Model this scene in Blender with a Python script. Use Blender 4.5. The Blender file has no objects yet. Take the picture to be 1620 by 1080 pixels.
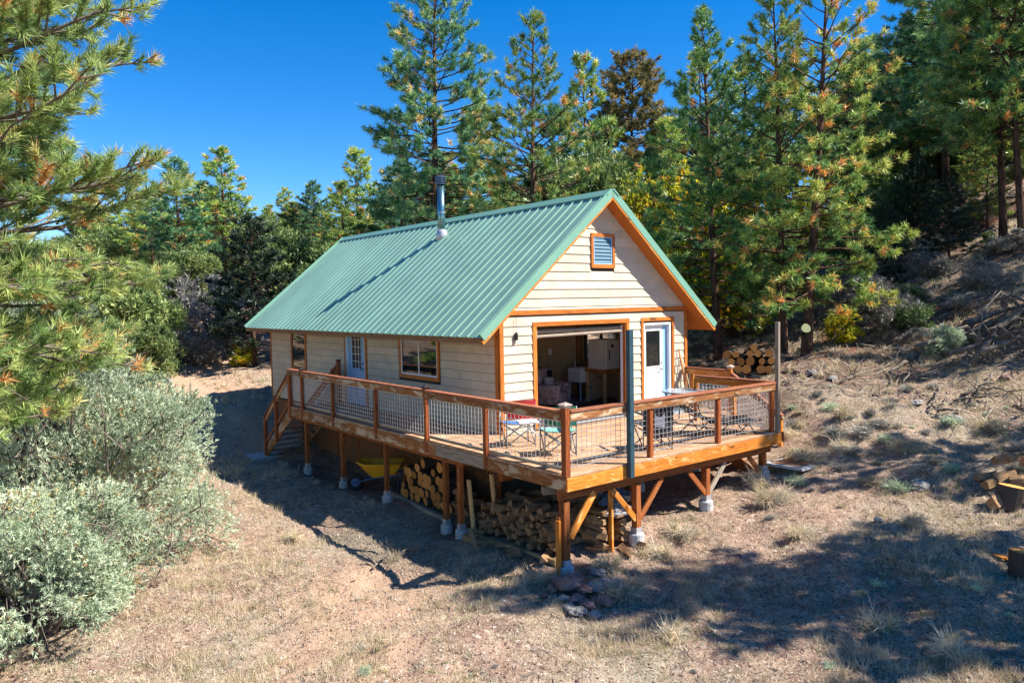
import bpy, math, random
import numpy as np
from mathutils import Vector, Matrix

# ------------------------------------------------------------------ camera, sky, sun
S = bpy.context.scene
COL = S.collection
PI = math.pi
CAMP = Vector((-8.939, -11.869, 2.623))
RT = Vector((0.78726819, -0.616327, -0.01870373)).normalized()
UP = Vector((0.0467676, 0.0294381, 0.99847193)).normalized()
FW = Vector((0.6148346, 0.78693992, -0.05199982)).normalized()
cam = bpy.data.objects.new('camera', bpy.data.cameras.new('camera'))
COL.objects.link(cam)
cam.matrix_world = Matrix(((RT.x, UP.x, -FW.x, CAMP.x), (RT.y, UP.y, -FW.y, CAMP.y), (RT.z, UP.z, -FW.z, CAMP.z), (0, 0, 0, 1)))
cam.data.sensor_width = 36.0
cam.data.lens = 36.0 * 1190.8 / 1620.0
cam.data.clip_start = 0.1
cam.data.clip_end = 3000
S.camera = cam

SUN = Vector((2.28, -2.50, 3.56)).normalized()       # towards the sun
w = bpy.data.worlds.new('World'); S.world = w; w.use_nodes = True
nt = w.node_tree; nt.nodes.clear()
sky = nt.nodes.new('ShaderNodeTexSky'); sky.sky_type = 'NISHITA'; sky.sun_disc = False
sky.sun_elevation = math.asin(SUN.z)
sky.sun_rotation = math.atan2(SUN.x, SUN.y)
sky.altitude = 2500; sky.air_density = 1.1; sky.dust_density = 0.35; sky.ozone_density = 3.0
hs = nt.nodes.new('ShaderNodeHueSaturation'); hs.inputs['Saturation'].default_value = 1.42
hs.inputs['Hue'].default_value = 0.505
bg = nt.nodes.new('ShaderNodeBackground'); bg.inputs['Strength'].default_value = 0.092
wo = nt.nodes.new('ShaderNodeOutputWorld')
nt.links.new(sky.outputs[0], hs.inputs['Color']); nt.links.new(hs.outputs[0], bg.inputs[0]); nt.links.new(bg.outputs[0], wo.inputs[0])
sl = bpy.data.lights.new('sun', 'SUN'); sl.energy = 5.0; sl.angle = math.radians(0.53); sl.color = (1.0, 0.94, 0.84)
so = bpy.data.objects.new('sun', sl); COL.objects.link(so)
so.rotation_euler = SUN.to_track_quat('Z', 'Y').to_euler(); so.location = (20, -20, 30)
S.view_settings.view_transform = 'Standard'; S.view_settings.look = 'None'
S.view_settings.gamma = 1.0; S.view_settings.use_curve_mapping = False
S.view_settings.exposure = 1.22
S.render.engine = 'CYCLES'
S.cycles.max_bounces = 6; S.cycles.diffuse_bounces = 4; S.cycles.transparent_max_bounces = 6
S.cycles.use_denoising = True; S.cycles.denoiser = 'OPENIMAGEDENOISE'; S.cycles.denoising_input_passes = 'RGB_ALBEDO_NORMAL'; S.cycles.denoising_prefilter = 'NONE'

# ------------------------------------------------------------------ small helpers
def at(px, py, d):
    """the world point seen at photograph pixel (px, py) at distance d along the view"""
    v = FW + RT * ((px - 810) / 1190.8) - UP * ((py - 540) / 1190.8)
    return CAMP + v * d

def tag(o, label=None, cat=None, group=None, kind=None):
    if label: o['label'] = label
    if cat: o['category'] = cat
    if group: o['group'] = group
    if kind: o['kind'] = kind
    return o

def link(name, me, parent=None, M=None):
    o = bpy.data.objects.new(name, me); COL.objects.link(o)
    if parent is not None:
        o.parent = parent
        o.matrix_local = WM[parent.name].inverted() @ (M if M is not None else Matrix())
        WM[o.name] = M.copy() if M is not None else Matrix()
    else:
        if M is not None: o.matrix_world = M
        WM[o.name] = M.copy() if M is not None else Matrix()
    return o
WM = {}

def empty(name, loc, rz=0.0, label=None, cat=None, group=None, parent=None):
    M = Matrix.Translation(Vector(loc)) @ Matrix.Rotation(rz, 4, 'Z')
    o = link(name, None, parent, M); o.empty_display_size = 0.1
    return tag(o, label, cat, group)

def arr_mesh(name, V, F, mat=None, smooth=False, tint=None):
    """mesh from numpy arrays; F is (m,3) or (m,4)"""
    V = np.asarray(V, np.float32); F = np.asarray(F, np.int32)
    me = bpy.data.meshes.new(name)
    me.vertices.add(len(V)); me.vertices.foreach_set('co', V.ravel())
    k = F.shape[1]
    me.loops.add(F.size); me.loops.foreach_set('vertex_index', F.ravel())
    me.polygons.add(len(F)); me.polygons.foreach_set('loop_start', np.arange(0, F.size, k, dtype=np.int32))
    if smooth: me.polygons.foreach_set('use_smooth', np.ones(len(F), bool))
    me.update(calc_edges=True)
    if tint is not None:
        a = me.attributes.new('tint', 'FLOAT', 'POINT'); a.data.foreach_set('value', np.asarray(tint, np.float32))
    if mat: me.materials.append(mat)
    return me

class MB:
    """collects boxes, prisms and tubes into one mesh"""
    def __init__(s): s.v = []; s.f = []
    def add(s, vs, fs):
        b = len(s.v); s.v += [tuple(p) for p in vs]; s.f += [tuple(i + b for i in f) for f in fs]
    def box(s, x0, x1, y0, y1, z0, z1):
        s.add([(x0,y0,z0),(x1,y0,z0),(x1,y1,z0),(x0,y1,z0),(x0,y0,z1),(x1,y0,z1),(x1,y1,z1),(x0,y1,z1)],
              [(0,3,2,1),(4,5,6,7),(0,1,5,4),(1,2,6,5),(2,3,7,6),(3,0,4,7)])
    def bar(s, p0, p1, w, h=None, up=(0,0,1)):
        h = h or w; p0 = Vector(p0); p1 = Vector(p1); d = (p1-p0).normalized(); u = Vector(up)
        if abs(d.dot(u)) > .98: u = Vector((1,0,0)) if abs(d.x) < .9 else Vector((0,1,0))
        sd = d.cross(u).normalized(); u = sd.cross(d).normalized(); a = sd*(w/2); b = u*(h/2)
        s.add([p0-a-b,p0+a-b,p0+a+b,p0-a+b,p1-a-b,p1+a-b,p1+a+b,p1-a+b],
              [(0,3,2,1),(4,5,6,7),(0,1,5,4),(1,2,6,5),(2,3,7,6),(3,0,4,7)])
    def tube(s, pts, rs, n=8, cap=True):
        pts = [Vector(p) for p in pts]
        if not hasattr(rs, '__len__'): rs = [rs]*len(pts)
        base = len(s.v); m = len(pts); u = None
        for i, p in enumerate(pts):
            d = (pts[min(i+1,m-1)] - pts[max(i-1,0)]).normalized()
            if u is None:
                u = d.cross(Vector((0,0,1)));
                if u.length < .05: u = d.cross(Vector((1,0,0)))
            u = (u - d*u.dot(d)).normalized(); v = d.cross(u)
            for k in range(n):
                a = 2*PI*k/n; s.v.append(tuple(p + (u*math.cos(a)+v*math.sin(a))*rs[i]))
        for i in range(m-1):
            for k in range(n):
                k2 = (k+1) % n
                s.f.append((base+i*n+k, base+i*n+k2, base+(i+1)*n+k2, base+(i+1)*n+k))
        if cap:
            s.f.append(tuple(base+k for k in reversed(range(n)))); s.f.append(tuple(base+(m-1)*n+k for k in range(n)))
    def mesh(s, name, mat, smooth=False):
        me = bpy.data.meshes.new(name); me.from_pydata(s.v, [], s.f); me.update()
        if mat: me.materials.append(mat)
        if smooth: me.shade_smooth()
        return me
    def build(s, name, mat, parent=None, smooth=False, M=None):
        return link(name, s.mesh(name, mat, smooth), parent, M)

_bc = {}
def beam(name, p0, p1, w, h, mat, parent=None, up=(0,0,1), bev=0.0):
    """a board as its own object, its local X along p0 > p1 (so the grain follows it); w across, h along up"""
    p0 = Vector(p0); p1 = Vector(p1); L = (p1-p0).length; d = (p1-p0)/L; u = Vector(up)
    if abs(d.dot(u)) > .98: u = Vector((0,1,0)) if abs(d.y) < .9 else Vector((1,0,0))
    sd = u.cross(d).normalized(); u = d.cross(sd).normalized()
    k = (round(L,3), round(w,4), round(h,4), mat.name, bev)
    me = _bc.get(k)
    if me is None:
        m = MB(); b = bev or min(w, h)*.08
        x0, x1, y0, y1, z0, z1 = -L/2, L/2, -w/2, w/2, -h/2, h/2
        ring = [(y0+b,z0),(y1-b,z0),(y1,z0+b),(y1,z1-b),(y1-b,z1),(y0+b,z1),(y0,z1-b),(y0,z0+b)]
        m.add([(x0,a,c) for a,c in ring]+[(x1,a,c) for a,c in ring],
              [tuple(reversed(range(8))), tuple(range(8,16))]+[(i,(i+1)%8,8+(i+1)%8,8+i) for i in range(8)])
        me = m.mesh(name, mat); _bc[k] = me
    c = (p0+p1)/2
    M = Matrix(((d.x,sd.x,u.x,c.x),(d.y,sd.y,u.y,c.y),(d.z,sd.z,u.z,c.z),(0,0,0,1)))
    return link(name, me, parent, M)

def copy_tree(o, M=None, parent=None):
    c = o.copy(); COL.objects.link(c); c.parent = parent
    if parent is None and M is not None: c.matrix_world = M; WM[c.name] = M.copy()
    for ch in [x for x in list(CH.get(o.name, []))]:
        copy_child(ch, c)
    return c
def copy_child(ch, par):
    d = ch.copy(); COL.objects.link(d); d.parent = par
    for g in CH.get(ch.name, []): copy_child(g, d)
CH = {}
def reg(o):
    for c in o.children: CH.setdefault(o.name, []).append(c); reg(c)

# ------------------------------------------------------------------ noise
def _h(ix, iy, seed):
    n = (ix.astype(np.int64)*374761393 + iy.astype(np.int64)*668265263 + seed*1274126177) & 0xffffffff
    n = ((n ^ (n >> 13))*1274126177) & 0xffffffff
    return ((n ^ (n >> 16)) & 0xffff)/65535.0
def vnoise(x, y, seed=0):
    ix = np.floor(x); iy = np.floor(y); fx = x-ix; fy = y-iy
    fx = fx*fx*(3-2*fx); fy = fy*fy*(3-2*fy)
    a = _h(ix,iy,seed); b = _h(ix+1,iy,seed); c = _h(ix,iy+1,seed); d = _h(ix+1,iy+1,seed)
    return (a*(1-fx)+b*fx)*(1-fy)+(c*(1-fx)+d*fx)*fy
def fbm(x, y, seed=0, o=4):
    r = 0; a = .5; t = 0
    for i in range(o):
        r = r + a*vnoise(x*2**i+17.3*i, y*2**i-9.1*i, seed+i); t += a; a *= .5
    return r/t

# ------------------------------------------------------------------ materials
def mat_new(name, rough=.8, metal=0.0, spec=.3):
    m = bpy.data.materials.new(name); m.use_nodes = True; n = m.node_tree
    b = n.nodes['Principled BSDF']; b.inputs['Roughness'].default_value = rough
    b.inputs['Metallic'].default_value = metal; b.inputs['Specular IOR Level'].default_value = spec
    return m, n, b
def N(n, t, **kw):
    o = n.nodes.new(t)
    for k, v in kw.items(): setattr(o, k, v)
    return o
def ramp(n, stops, fac):
    r = n.nodes.new('ShaderNodeValToRGB'); e = r.color_ramp.elements
    while len(e) < len(stops): e.new(.5)
    for i, (p, c) in enumerate(stops): e[i].position = p; e[i].color = (*c, 1)
    n.links.new(fac, r.inputs[0]); return r
def coords(n, scale=(1,1,1), rand=True):
    tc = N(n, 'ShaderNodeTexCoord'); mp = N(n, 'ShaderNodeMapping'); mp.inputs['Scale'].default_value = scale
    n.links.new(tc.outputs['Object'], mp.inputs[0])
    if rand:
        oi = N(n, 'ShaderNodeObjectInfo'); mu = N(n, 'ShaderNodeMath', operation='MULTIPLY'); mu.inputs[1].default_value = 37.0
        n.links.new(oi.outputs['Random'], mu.inputs[0]); n.links.new(mu.outputs[0], mp.inputs['Location'])
        return mp.outputs[0], oi.outputs['Random']
    return mp.outputs[0], None
def noise(n, vec, sc, det=4, rough=.6, dist=0.0):
    o = N(n, 'ShaderNodeTexNoise'); o.inputs['Scale'].default_value = sc; o.inputs['Detail'].default_value = det
    o.inputs['Roughness'].default_value = rough; o.inputs['Distortion'].default_value = dist
    n.links.new(vec, o.inputs['Vector']); return o.outputs['Fac']
def bump(n, b, fac, s=.3, d=.02):
    bp = N(n, 'ShaderNodeBump'); bp.inputs['Strength'].default_value = s; bp.inputs['Distance'].default_value = d
    n.links.new(fac, bp.inputs['Height']); n.links.new(bp.outputs[0], b.inputs['Normal'])
def mix(n, f, a, b, typ='MIX'):
    m = N(n, 'ShaderNodeMix', data_type='RGBA', blend_type=typ)
    for s, v in ((0, f), (6, a), (7, b)):
        if hasattr(v, 'links'): n.links.new(v, m.inputs[s])
        elif s == 0: m.inputs[0].default_value = v
        else: m.inputs[s].default_value = (*v, 1)
    return m.outputs[2]

def wood(name, dark, mid, light, rough=.7, grain=1.0, worn=None, wornamt=.5):
    m, n, b = mat_new(name, rough, spec=.25)
    v, r = coords(n, (1.2*grain, 14*grain, 14*grain)); f = noise(n, v, 3.0, 6, .65, .6)
    c = ramp(n, [(.25, dark), (.5, mid), (.75, light)], f).outputs[0]
    if worn:
        v2, _ = coords(n, (1, 3, 3)); f2 = noise(n, v2, 2.2, 5, .6, .8)
        rr = ramp(n, [(wornamt-.06, (0,0,0)), (wornamt+.06, (1,1,1))], f2).outputs[0]
        c = mix(n, rr, c, worn)
    v3, _ = coords(n, (2.2, 5, 5)); f3 = noise(n, v3, 1.3, 1, .5)      # knots
    kr = ramp(n, [(.70, (0,0,0)), (.76, (1,1,1))], f3).outputs[0]
    c = mix(n, kr, c, tuple(x*.35 for x in mid))
    hv = N(n, 'ShaderNodeHueSaturation'); n.links.new(c, hv.inputs['Color'])
    mr = N(n, 'ShaderNodeMapRange'); mr.inputs['To Min'].default_value = .78; mr.inputs['To Max'].default_value = 1.22
    n.links.new(r, mr.inputs[0]); n.links.new(mr.outputs[0], hv.inputs['Value'])
    n.links.new(hv.outputs[0], b.inputs['Base Color']); bump(n, b, f, .25, .006)
    return m
def plain(name, col, rough=.6, metal=0.0, var=.08, sc=6.0, spec=.4, bs=.1, rv=0.0):
    m, n, b = mat_new(name, rough, metal, spec)
    v, r = coords(n); f = noise(n, v, sc, 5, .6)
    c = ramp(n, [(.3, tuple(x*(1-var*2) for x in col)), (.7, tuple(min(1, x*(1+var)) for x in col))], f).outputs[0]
    if rv:
        hv = N(n, 'ShaderNodeHueSaturation'); mr = N(n, 'ShaderNodeMapRange'); mr.inputs['To Min'].default_value = 1-rv; mr.inputs['To Max'].default_value = 1+rv
        n.links.new(r, mr.inputs[0]); n.links.new(mr.outputs[0], hv.inputs['Value']); n.links.new(c, hv.inputs['Color']); c = hv.outputs[0]
    n.links.new(c, b.inputs['Base Color'])
    if bs: bump(n, b, f, bs, .01)
    return m

M = {}
M['siding'] = plain('siding_paint', (.56,.49,.375), .75, var=.09, sc=2.2, bs=.08, rv=.06)
M['trim'] = wood('stained_trim', (.30,.075,.012), (.50,.155,.025), (.66,.26,.05), .55)
M['soffit'] = wood('stained_soffit', (.42,.11,.016), (.56,.17,.028), (.64,.23,.045), .6)
M['golden'] = wood('golden_beam', (.22,.06,.010), (.52,.17,.022), (.68,.28,.05), .6, worn=(.70,.40,.15), wornamt=.60)
M['weathered'] = wood('weathered_beam', (.10,.032,.012), (.27,.105,.034), (.46,.23,.09), .8, worn=(.50,.38,.25), wornamt=.56)
M['greywood'] = wood('grey_wood', (.13,.10,.075), (.27,.22,.17), (.40,.34,.27), .85)
M['rail'] = wood('rail_cap', (.15,.045,.02), (.29,.10,.05), (.45,.20,.11), .7)
M['railpost'] = wood('rail_post', (.12,.030,.010), (.26,.065,.016), (.38,.115,.032), .6)
M['deck'] = wood('deck_board', (.26,.125,.065), (.42,.24,.135), (.58,.38,.23), .8, worn=(.55,.45,.34), wornamt=.62)
M['post'] = wood('deck_post', (.13,.035,.010), (.27,.08,.02), (.42,.16,.05), .75)
M['lattice'] = wood('lattice', (.24,.09,.04), (.42,.19,.09), (.55,.28,.15), .85)
M['tread'] = wood('tread', (.16,.10,.07), (.27,.18,.13), (.36,.27,.2), .85)
M['concrete'] = plain('concrete', (.46,.46,.45), .9, var=.18, sc=14, bs=.4)
M['galv'] = plain('galvanised_wire', (.62,.62,.64), .35, .6, var=.05)
M['white'] = plain('white_paint', (.80,.80,.80), .45, var=.03)
M['skytint_white'] = plain('sky_tinted_white_paint', (.27,.49,.74), .45, var=.03)  # white paint with the blue of skylit shade put into its colour
M['vent'] = plain('vent_louvre', (.07,.17,.25), .5, var=.04)
M['roof'] = plain('green_metal', (.195,.35,.27), .36, .0, var=.10, sc=.8, spec=.6, bs=.06, rv=.05)
M['rooftrim'] = plain('green_trim', (.165,.34,.255), .38, 0, var=.03, sc=2, spec=.5, bs=0)
M['fascia'] = wood('brown_fascia', (.16,.075,.03), (.26,.13,.055), (.34,.19,.09), .7)
M['steel'] = plain('teal_steel', (.035,.085,.115), .45, .3, var=.15, sc=9)
M['flue'] = plain('flue_metal', (.20,.36,.38), .22, .85, var=.1, sc=3)
M['fluecap'] = plain('flue_cap', (.12,.16,.22), .4, .8, var=.1)
M['flash'] = plain('flashing', (.55,.55,.57), .35, .5, var=.1)
M['dark'] = plain('dark_metal', (.025,.027,.032), .45, .4, var=.1)
M['black'] = plain('black_fabric', (.018,.02,.03), .8, var=.2)
M['cast'] = plain('post_cap', (.05,.035,.03), .5, .3, var=.2)
M['capl'] = plain('pale_cap', (.50,.38,.32), .6, .1, var=.2)
M['yellow'] = plain('yellow_plastic', (.85,.42,.02), .45, var=.06)
M['bluemetal'] = plain('blue_metal', (.06,.14,.28), .4, .3, var=.1)
M['rubber'] = plain('rubber', (.02,.02,.02), .8)
M['red'] = plain('red_cloth', (.45,.025,.03), .85); M['navy'] = plain('blue_cloth', (.04,.13,.38), .85)
M['redwhite'] = plain('white_cloth', (.72,.74,.80), .85)
M['teal'] = plain('teal_cloth', (.16,.50,.40), .85); M['dkgreen'] = plain('green_cloth', (.02,.15,.09), .85)
M['chairmetal'] = plain('chair_tube', (.13,.15,.17), .35, .5)
M['inwall'] = wood('interior_panel', (.26,.17,.09), (.42,.28,.16), (.52,.37,.21), .7)
M['infloor'] = wood('interior_floor', (.06,.035,.03), (.11,.06,.05), (.15,.09,.07), .5)
M['cut'] = wood('cut_wood', (.42,.24,.10), (.58,.37,.17), (.70,.50,.27), .85)
M['sheath'] = plain('sheathing', (.06,.05,.04), .9)
M['log2'] = plain('weathered_log', (.17,.135,.105), .9, var=.35, sc=9, bs=.8)
M['rockp'] = plain('reddish_rock', (.22,.13,.115), .9, var=.35, sc=7, bs=.6)
M['rockg'] = plain('grey_rock', (.30,.28,.26), .9, var=.3, sc=7, bs=.6)
M['tarp'] = plain('tarp', (.05,.10,.17), .35, var=.3, sc=5, bs=.5)
M['cream'] = plain('cream_disc', (.55,.58,.30), .7, var=.1, sc=12)

def glass_mat(name, tint, rough=.03):
    m, n, b = mat_new(name, rough, 0.0, 1.0)
    b.inputs['Base Color'].default_value = (*tint, 1); b.inputs['IOR'].default_value = 1.5
    return m
M['glass'] = glass_mat('dark_glass', (.012,.014,.014))
M['glasstop'] = glass_mat('glass_table', (.30,.42,.52), .12)

def endgrain(name, bark_c, ca, cb):
    """log: rings on the sawn ends (local X is the axis), bark on the round"""
    m, n, b = mat_new(name, .9, 0, .15)
    tc = N(n, 'ShaderNodeTexCoord'); sx = N(n, 'ShaderNodeSeparateXYZ'); n.links.new(tc.outputs['Object'], sx.inputs[0])
    cx = N(n, 'ShaderNodeCombineXYZ'); n.links.new(sx.outputs[1], cx.inputs[1]); n.links.new(sx.outputs[2], cx.inputs[2])
    wv = N(n, 'ShaderNodeTexWave', wave_type='RINGS', rings_direction='X'); wv.inputs['Scale'].default_value = 2.6
    wv.inputs['Distortion'].default_value = 2.5; wv.inputs['Detail'].default_value = 3; n.links.new(cx.outputs[0], wv.inputs[0])
    rc = ramp(n, [(.30, ca), (.62, cb)], wv.outputs['Fac']).outputs[0]
    v, r = coords(n, (1,1,1)); f = noise(n, v, 22, 5)
    bc = ramp(n, [(.3, tuple(x*.4 for x in bark_c)), (.7, bark_c)], f).outputs[0]
    ge = N(n, 'ShaderNodeNewGeometry'); vt = N(n, 'ShaderNodeVectorTransform', vector_type='NORMAL', convert_from='WORLD', convert_to='OBJECT')
    n.links.new(ge.outputs['True Normal'], vt.inputs[0]); s2 = N(n, 'ShaderNodeSeparateXYZ'); n.links.new(vt.outputs[0], s2.inputs[0])
    ab = N(n, 'ShaderNodeMath', operation='ABSOLUTE'); n.links.new(s2.outputs[0], ab.inputs[0])
    gt = N(n, 'ShaderNodeMath', operation='GREATER_THAN'); gt.inputs[1].default_value = .7; n.links.new(ab.outputs[0], gt.inputs[0])
    c = mix(n, gt.outputs[0], bc, rc)
    hv = N(n, 'ShaderNodeHueSaturation'); n.links.new(c, hv.inputs['Color'])
    mr = N(n, 'ShaderNodeMapRange'); mr.inputs['To Min'].default_value = .6; mr.inputs['To Max'].default_value = 1.25
    n.links.new(r, mr.inputs[0]); n.links.new(mr.outputs[0], hv.inputs['Value'])
    n.links.new(hv.outputs[0], b.inputs['Base Color']); bump(n, b, f, .6, .01); return m
M['log'] = endgrain('log_round', (.10,.075,.06), (.42,.15,.035), (.74,.35,.11))
M['split'] = wood('split_wood', (.09,.05,.03), (.32,.18,.085), (.58,.37,.19), .9, worn=(.11,.08,.06), wornamt=.56)

def bark(name, ca, cb):
    m, n, b = mat_new(name, .95, 0, .1)
    v, r = coords(n, (1,1,.28)); f = noise(n, v, 9, 6, .7, .5)
    c = ramp(n, [(.35, ca), (.5, tuple((x+y)/2 for x, y in zip(ca, cb))), (.68, cb)], f).outputs[0]
    n.links.new(c, b.inputs['Base Color']); bump(n, b, f, .9, .03); return m
M['bark'] = bark('pine_bark', (.022,.014,.012), (.15,.085,.06))
M['barkg'] = bark('grey_bark', (.07,.055,.045), (.27,.23,.19))

def leaf(name, stops, trans=.28, rough=.45, gain=1.0):
    stops = [(p, tuple(min(.85, x*gain) for x in c)) for p, c in stops]
    m, n, b = mat_new(name, rough, 0, .45)
    a = N(n, 'ShaderNodeAttribute', attribute_name='tint'); c = ramp(n, stops, a.outputs['Fac']).outputs[0]
    oi = N(n, 'ShaderNodeObjectInfo'); hv = N(n, 'ShaderNodeHueSaturation')
    mr = N(n, 'ShaderNodeMapRange'); mr.inputs['To Min'].default_value = .8; mr.inputs['To Max'].default_value = 1.2
    n.links.new(oi.outputs['Random'], mr.inputs[0]); n.links.new(mr.outputs[0], hv.inputs['Value']); n.links.new(c, hv.inputs['Color'])
    n.links.new(hv.outputs[0], b.inputs['Base Color'])
    t = N(n, 'ShaderNodeBsdfTranslucent'); ms = N(n, 'ShaderNodeMixShader'); ms.inputs[0].default_value = trans
    n.links.new(hv.outputs[0], t.inputs[0]); n.links.new(b.outputs[0], ms.inputs[1]); n.links.new(t.outputs[0], ms.inputs[2])
    n.links.new(ms.outputs[0], n.nodes['Material Output'].inputs[0]); return m
M['needle'] = leaf('pine_needles', [(0,(.025,.085,.040)),(.42,(.095,.175,.045)),(.72,(.26,.30,.065)),(.88,(.33,.30,.08)),(.93,(.42,.20,.06)),(1,(.50,.20,.07))], gain=1.85)
M['needlen'] = leaf('near_pine_needles', [(0,(.07,.14,.05)),(.45,(.17,.25,.075)),(.80,(.34,.38,.12)),(.89,(.42,.42,.15)),(.93,(.50,.24,.09)),(1,(.50,.22,.08))], .3, gain=1.8)
M['needled'] = leaf('blue_green_needles', [(0,(.014,.052,.034)),(.5,(.05,.115,.050)),(.85,(.16,.22,.07)),(1,(.35,.2,.08))], gain=2.5)
M['needleb'] = leaf('rusty_needles', [(0,(.04,.05,.025)),(.45,(.11,.125,.04)),(1,(.36,.24,.08))], gain=1.5)
M['needlek'] = leaf('dark_needles', [(0,(.010,.022,.016)),(.5,(.022,.045,.026)),(1,(.07,.095,.045))], .15, gain=1.3)
M['juniper'] = leaf('silver_juniper', [(0,(.12,.18,.10)),(.5,(.40,.48,.32)),(.85,(.66,.71,.53)),(.95,(.33,.36,.12)),(1,(.40,.25,.12))], .2, gain=1.2)
M['jungreen'] = leaf('green_juniper', [(0,(.04,.08,.03)),(.5,(.13,.19,.06)),(1,(.28,.31,.11))], .2, gain=1.25)
M['oak'] = leaf('yellow_leaves', [(0,(.10,.17,.02)),(.4,(.24,.30,.03)),(.75,(.55,.48,.03)),(.93,(.70,.50,.03)),(1,(.65,.25,.03))], .45, gain=1.2)
M['greybush'] = leaf('grey_twigs', [(0,(.16,.14,.13)),(.5,(.30,.28,.25)),(1,(.42,.42,.32))], .1)
M['grass'] = leaf('dry_grass', [(0,(.15,.20,.07)),(.3,(.36,.31,.15)),(.6,(.55,.44,.29)),(.85,(.68,.57,.43)),(1,(.36,.38,.30))], .25, gain=1.15)

def ground_mat():
    m, n, b = mat_new('ground', .95, 0, .1)
    tc = N(n, 'ShaderNodeTexCoord'); v = tc.outputs['Object']
    f1 = noise(n, v, .35, 5, .6); f2 = noise(n, v, 2.3, 6, .7, .4); f3 = noise(n, v, 14, 6, .75); f4 = noise(n, v, 60, 4, .7)
    base = ramp(n, [(.32,(.17,.095,.07)),(.44,(.36,.23,.165)),(.54,(.54,.39,.285)),(.66,(.68,.55,.44))], f3).outputs[0]
    litter = ramp(n, [(.35,(.10,.055,.04)),(.5,(.30,.18,.13)),(.62,(.52,.38,.30))], f4).outputs[0]
    sage = ramp(n, [(.35,(.15,.14,.09)),(.5,(.40,.37,.27)),(.62,(.64,.59,.48))], f4).outputs[0]
    k1 = ramp(n, [(.44,(0,0,0)),(.60,(1,1,1))], f2).outputs[0]
    k2 = ramp(n, [(.47,(0,0,0)),(.63,(1,1,1))], f1).outputs[0]
    c = mix(n, k1, base, litter); mm = N(n, 'ShaderNodeMath', operation='MULTIPLY'); n.links.new(k2, mm.inputs[0]); mm.inputs[1].default_value = .6
    c = mix(n, mm.outputs[0], c, sage)
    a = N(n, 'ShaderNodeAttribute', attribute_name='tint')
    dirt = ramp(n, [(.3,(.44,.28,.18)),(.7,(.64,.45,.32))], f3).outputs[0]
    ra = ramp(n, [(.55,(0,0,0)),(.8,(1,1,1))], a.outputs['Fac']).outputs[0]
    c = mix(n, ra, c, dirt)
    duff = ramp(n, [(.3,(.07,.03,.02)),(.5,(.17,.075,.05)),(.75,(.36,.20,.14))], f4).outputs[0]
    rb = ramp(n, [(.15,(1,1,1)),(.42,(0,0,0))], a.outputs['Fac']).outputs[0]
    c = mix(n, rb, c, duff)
    n.links.new(c, b.inputs['Base Color'])
    ad = N(n, 'ShaderNodeMath', operation='ADD'); n.links.new(f3, ad.inputs[0]); n.links.new(f4, ad.inputs[1])
    bump(n, b, ad.outputs[0], .9, .05); return m
M['ground'] = ground_mat()

# ------------------------------------------------------------------ terrain
ctrl = [(-1.3,-3.4,-1.60),(.3,-3.4,-1.40),(2.15,-3.4,-1.18),(3.9,-3.4,-.98),(-1.3,0,-1.68),(-1.3,2.3,-1.62),(-1.3,4.5,-1.68),(-1.3,6.6,-1.68),
        (-1.4,9.4,-1.68),(-.3,9.4,-1.6),(4.7,-3.6,-.96),(5.8,0,-.75),(5.8,12.4,-.2),(0,12.4,-1.15),(3,6,-1.2),(12,8,1.4),
        (-3.5,-.5,-1.78),(-3.2,-1.8,-1.8),(-3,2.3,-1.78),(-20,-12,-3),(-16,4,-2.6),(-25,25,-1.5),(-12,20,-1.0),(5,-22,-1.6),(20,-20,3.2),(-8,-14,-2.2),
        (-60,70,0),(0,60,5),(-30,45,1),(40,45,9),(60,0,11),(45,-30,8),(20,25,4.2),(10,20,1.8),(16,13,3.4),(60,100,12),(0,120,10),(-60,140,8),(120,40,15),(120,-60,12),(0,300,20),(-200,300,15),(250,250,25),(250,-60,22),(-150,50,-2)]
for px, py, d in [(1400,600,18.5),(1500,520,21.5),(1600,520,20),(1600,620,16.5),(1600,750,13.5),(1400,700,15.5),(1600,880,11),(1600,1070,8.7),(1460,770,13.5),
                  (1300,650,16.8),(1250,580,20.5),(1150,580,23.5),(1150,470,33),(1300,450,31),(1585,378,27),(1615,385,25),(1495,315,34),(1150,400,42),
                  (400,650,25.5),(400,700,22.8),(350,600,29),(350,560,32.5),(350,540,34),(300,700,22.5),(330,800,16.6),(500,900,12.4),(400,1070,8.9),
                  (50,1070,9.0),(800,1070,8.7),(1200,1070,8.6),(1200,950,10.6),(295,480,38)]:
    p = at(px, py, d); ctrl.append((p.x, p.y, p.z))
CT = np.array(ctrl)
def _phi(r): return np.where(r > 1e-6, r*r*np.log(np.maximum(r,1e-6)), 0)
_n = len(CT); _K = _phi(np.hypot(CT[:,None,0]-CT[None,:,0], CT[:,None,1]-CT[None,:,1])) + np.eye(_n)*1.5
_P = np.c_[np.ones(_n), CT[:,0], CT[:,1]]
_A = np.zeros((_n+3,_n+3)); _A[:_n,:_n] = _K; _A[:_n,_n:] = _P; _A[_n:,:_n] = _P.T
_W = np.linalg.solve(_A, np.r_[CT[:,2], 0,0,0])
def zbase(x, y):
    x = np.asarray(x, float); y = np.asarray(y, float); r = _W[_n] + _W[_n+1]*x + _W[_n+2]*y
    for i in range(_n): r = r + _W[i]*_phi(np.hypot(x-CT[i,0], y-CT[i,1]))
    return r
def zt(x, y):
    x = np.asarray(x, float); y = np.asarray(y, float)
    z = zbase(x, y)
    near = np.clip(1-np.hypot(x-1, y-2)/9, 0, 1)
    return z + (fbm(x*.5, y*.5, 3, 3)-.5)*(.5-.42*near) + (fbm(x*2.6, y*2.6, 8, 3)-.5)*(.17-.08*near) + (fbm(x*9, y*9, 5, 3)-.5)*.065
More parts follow.
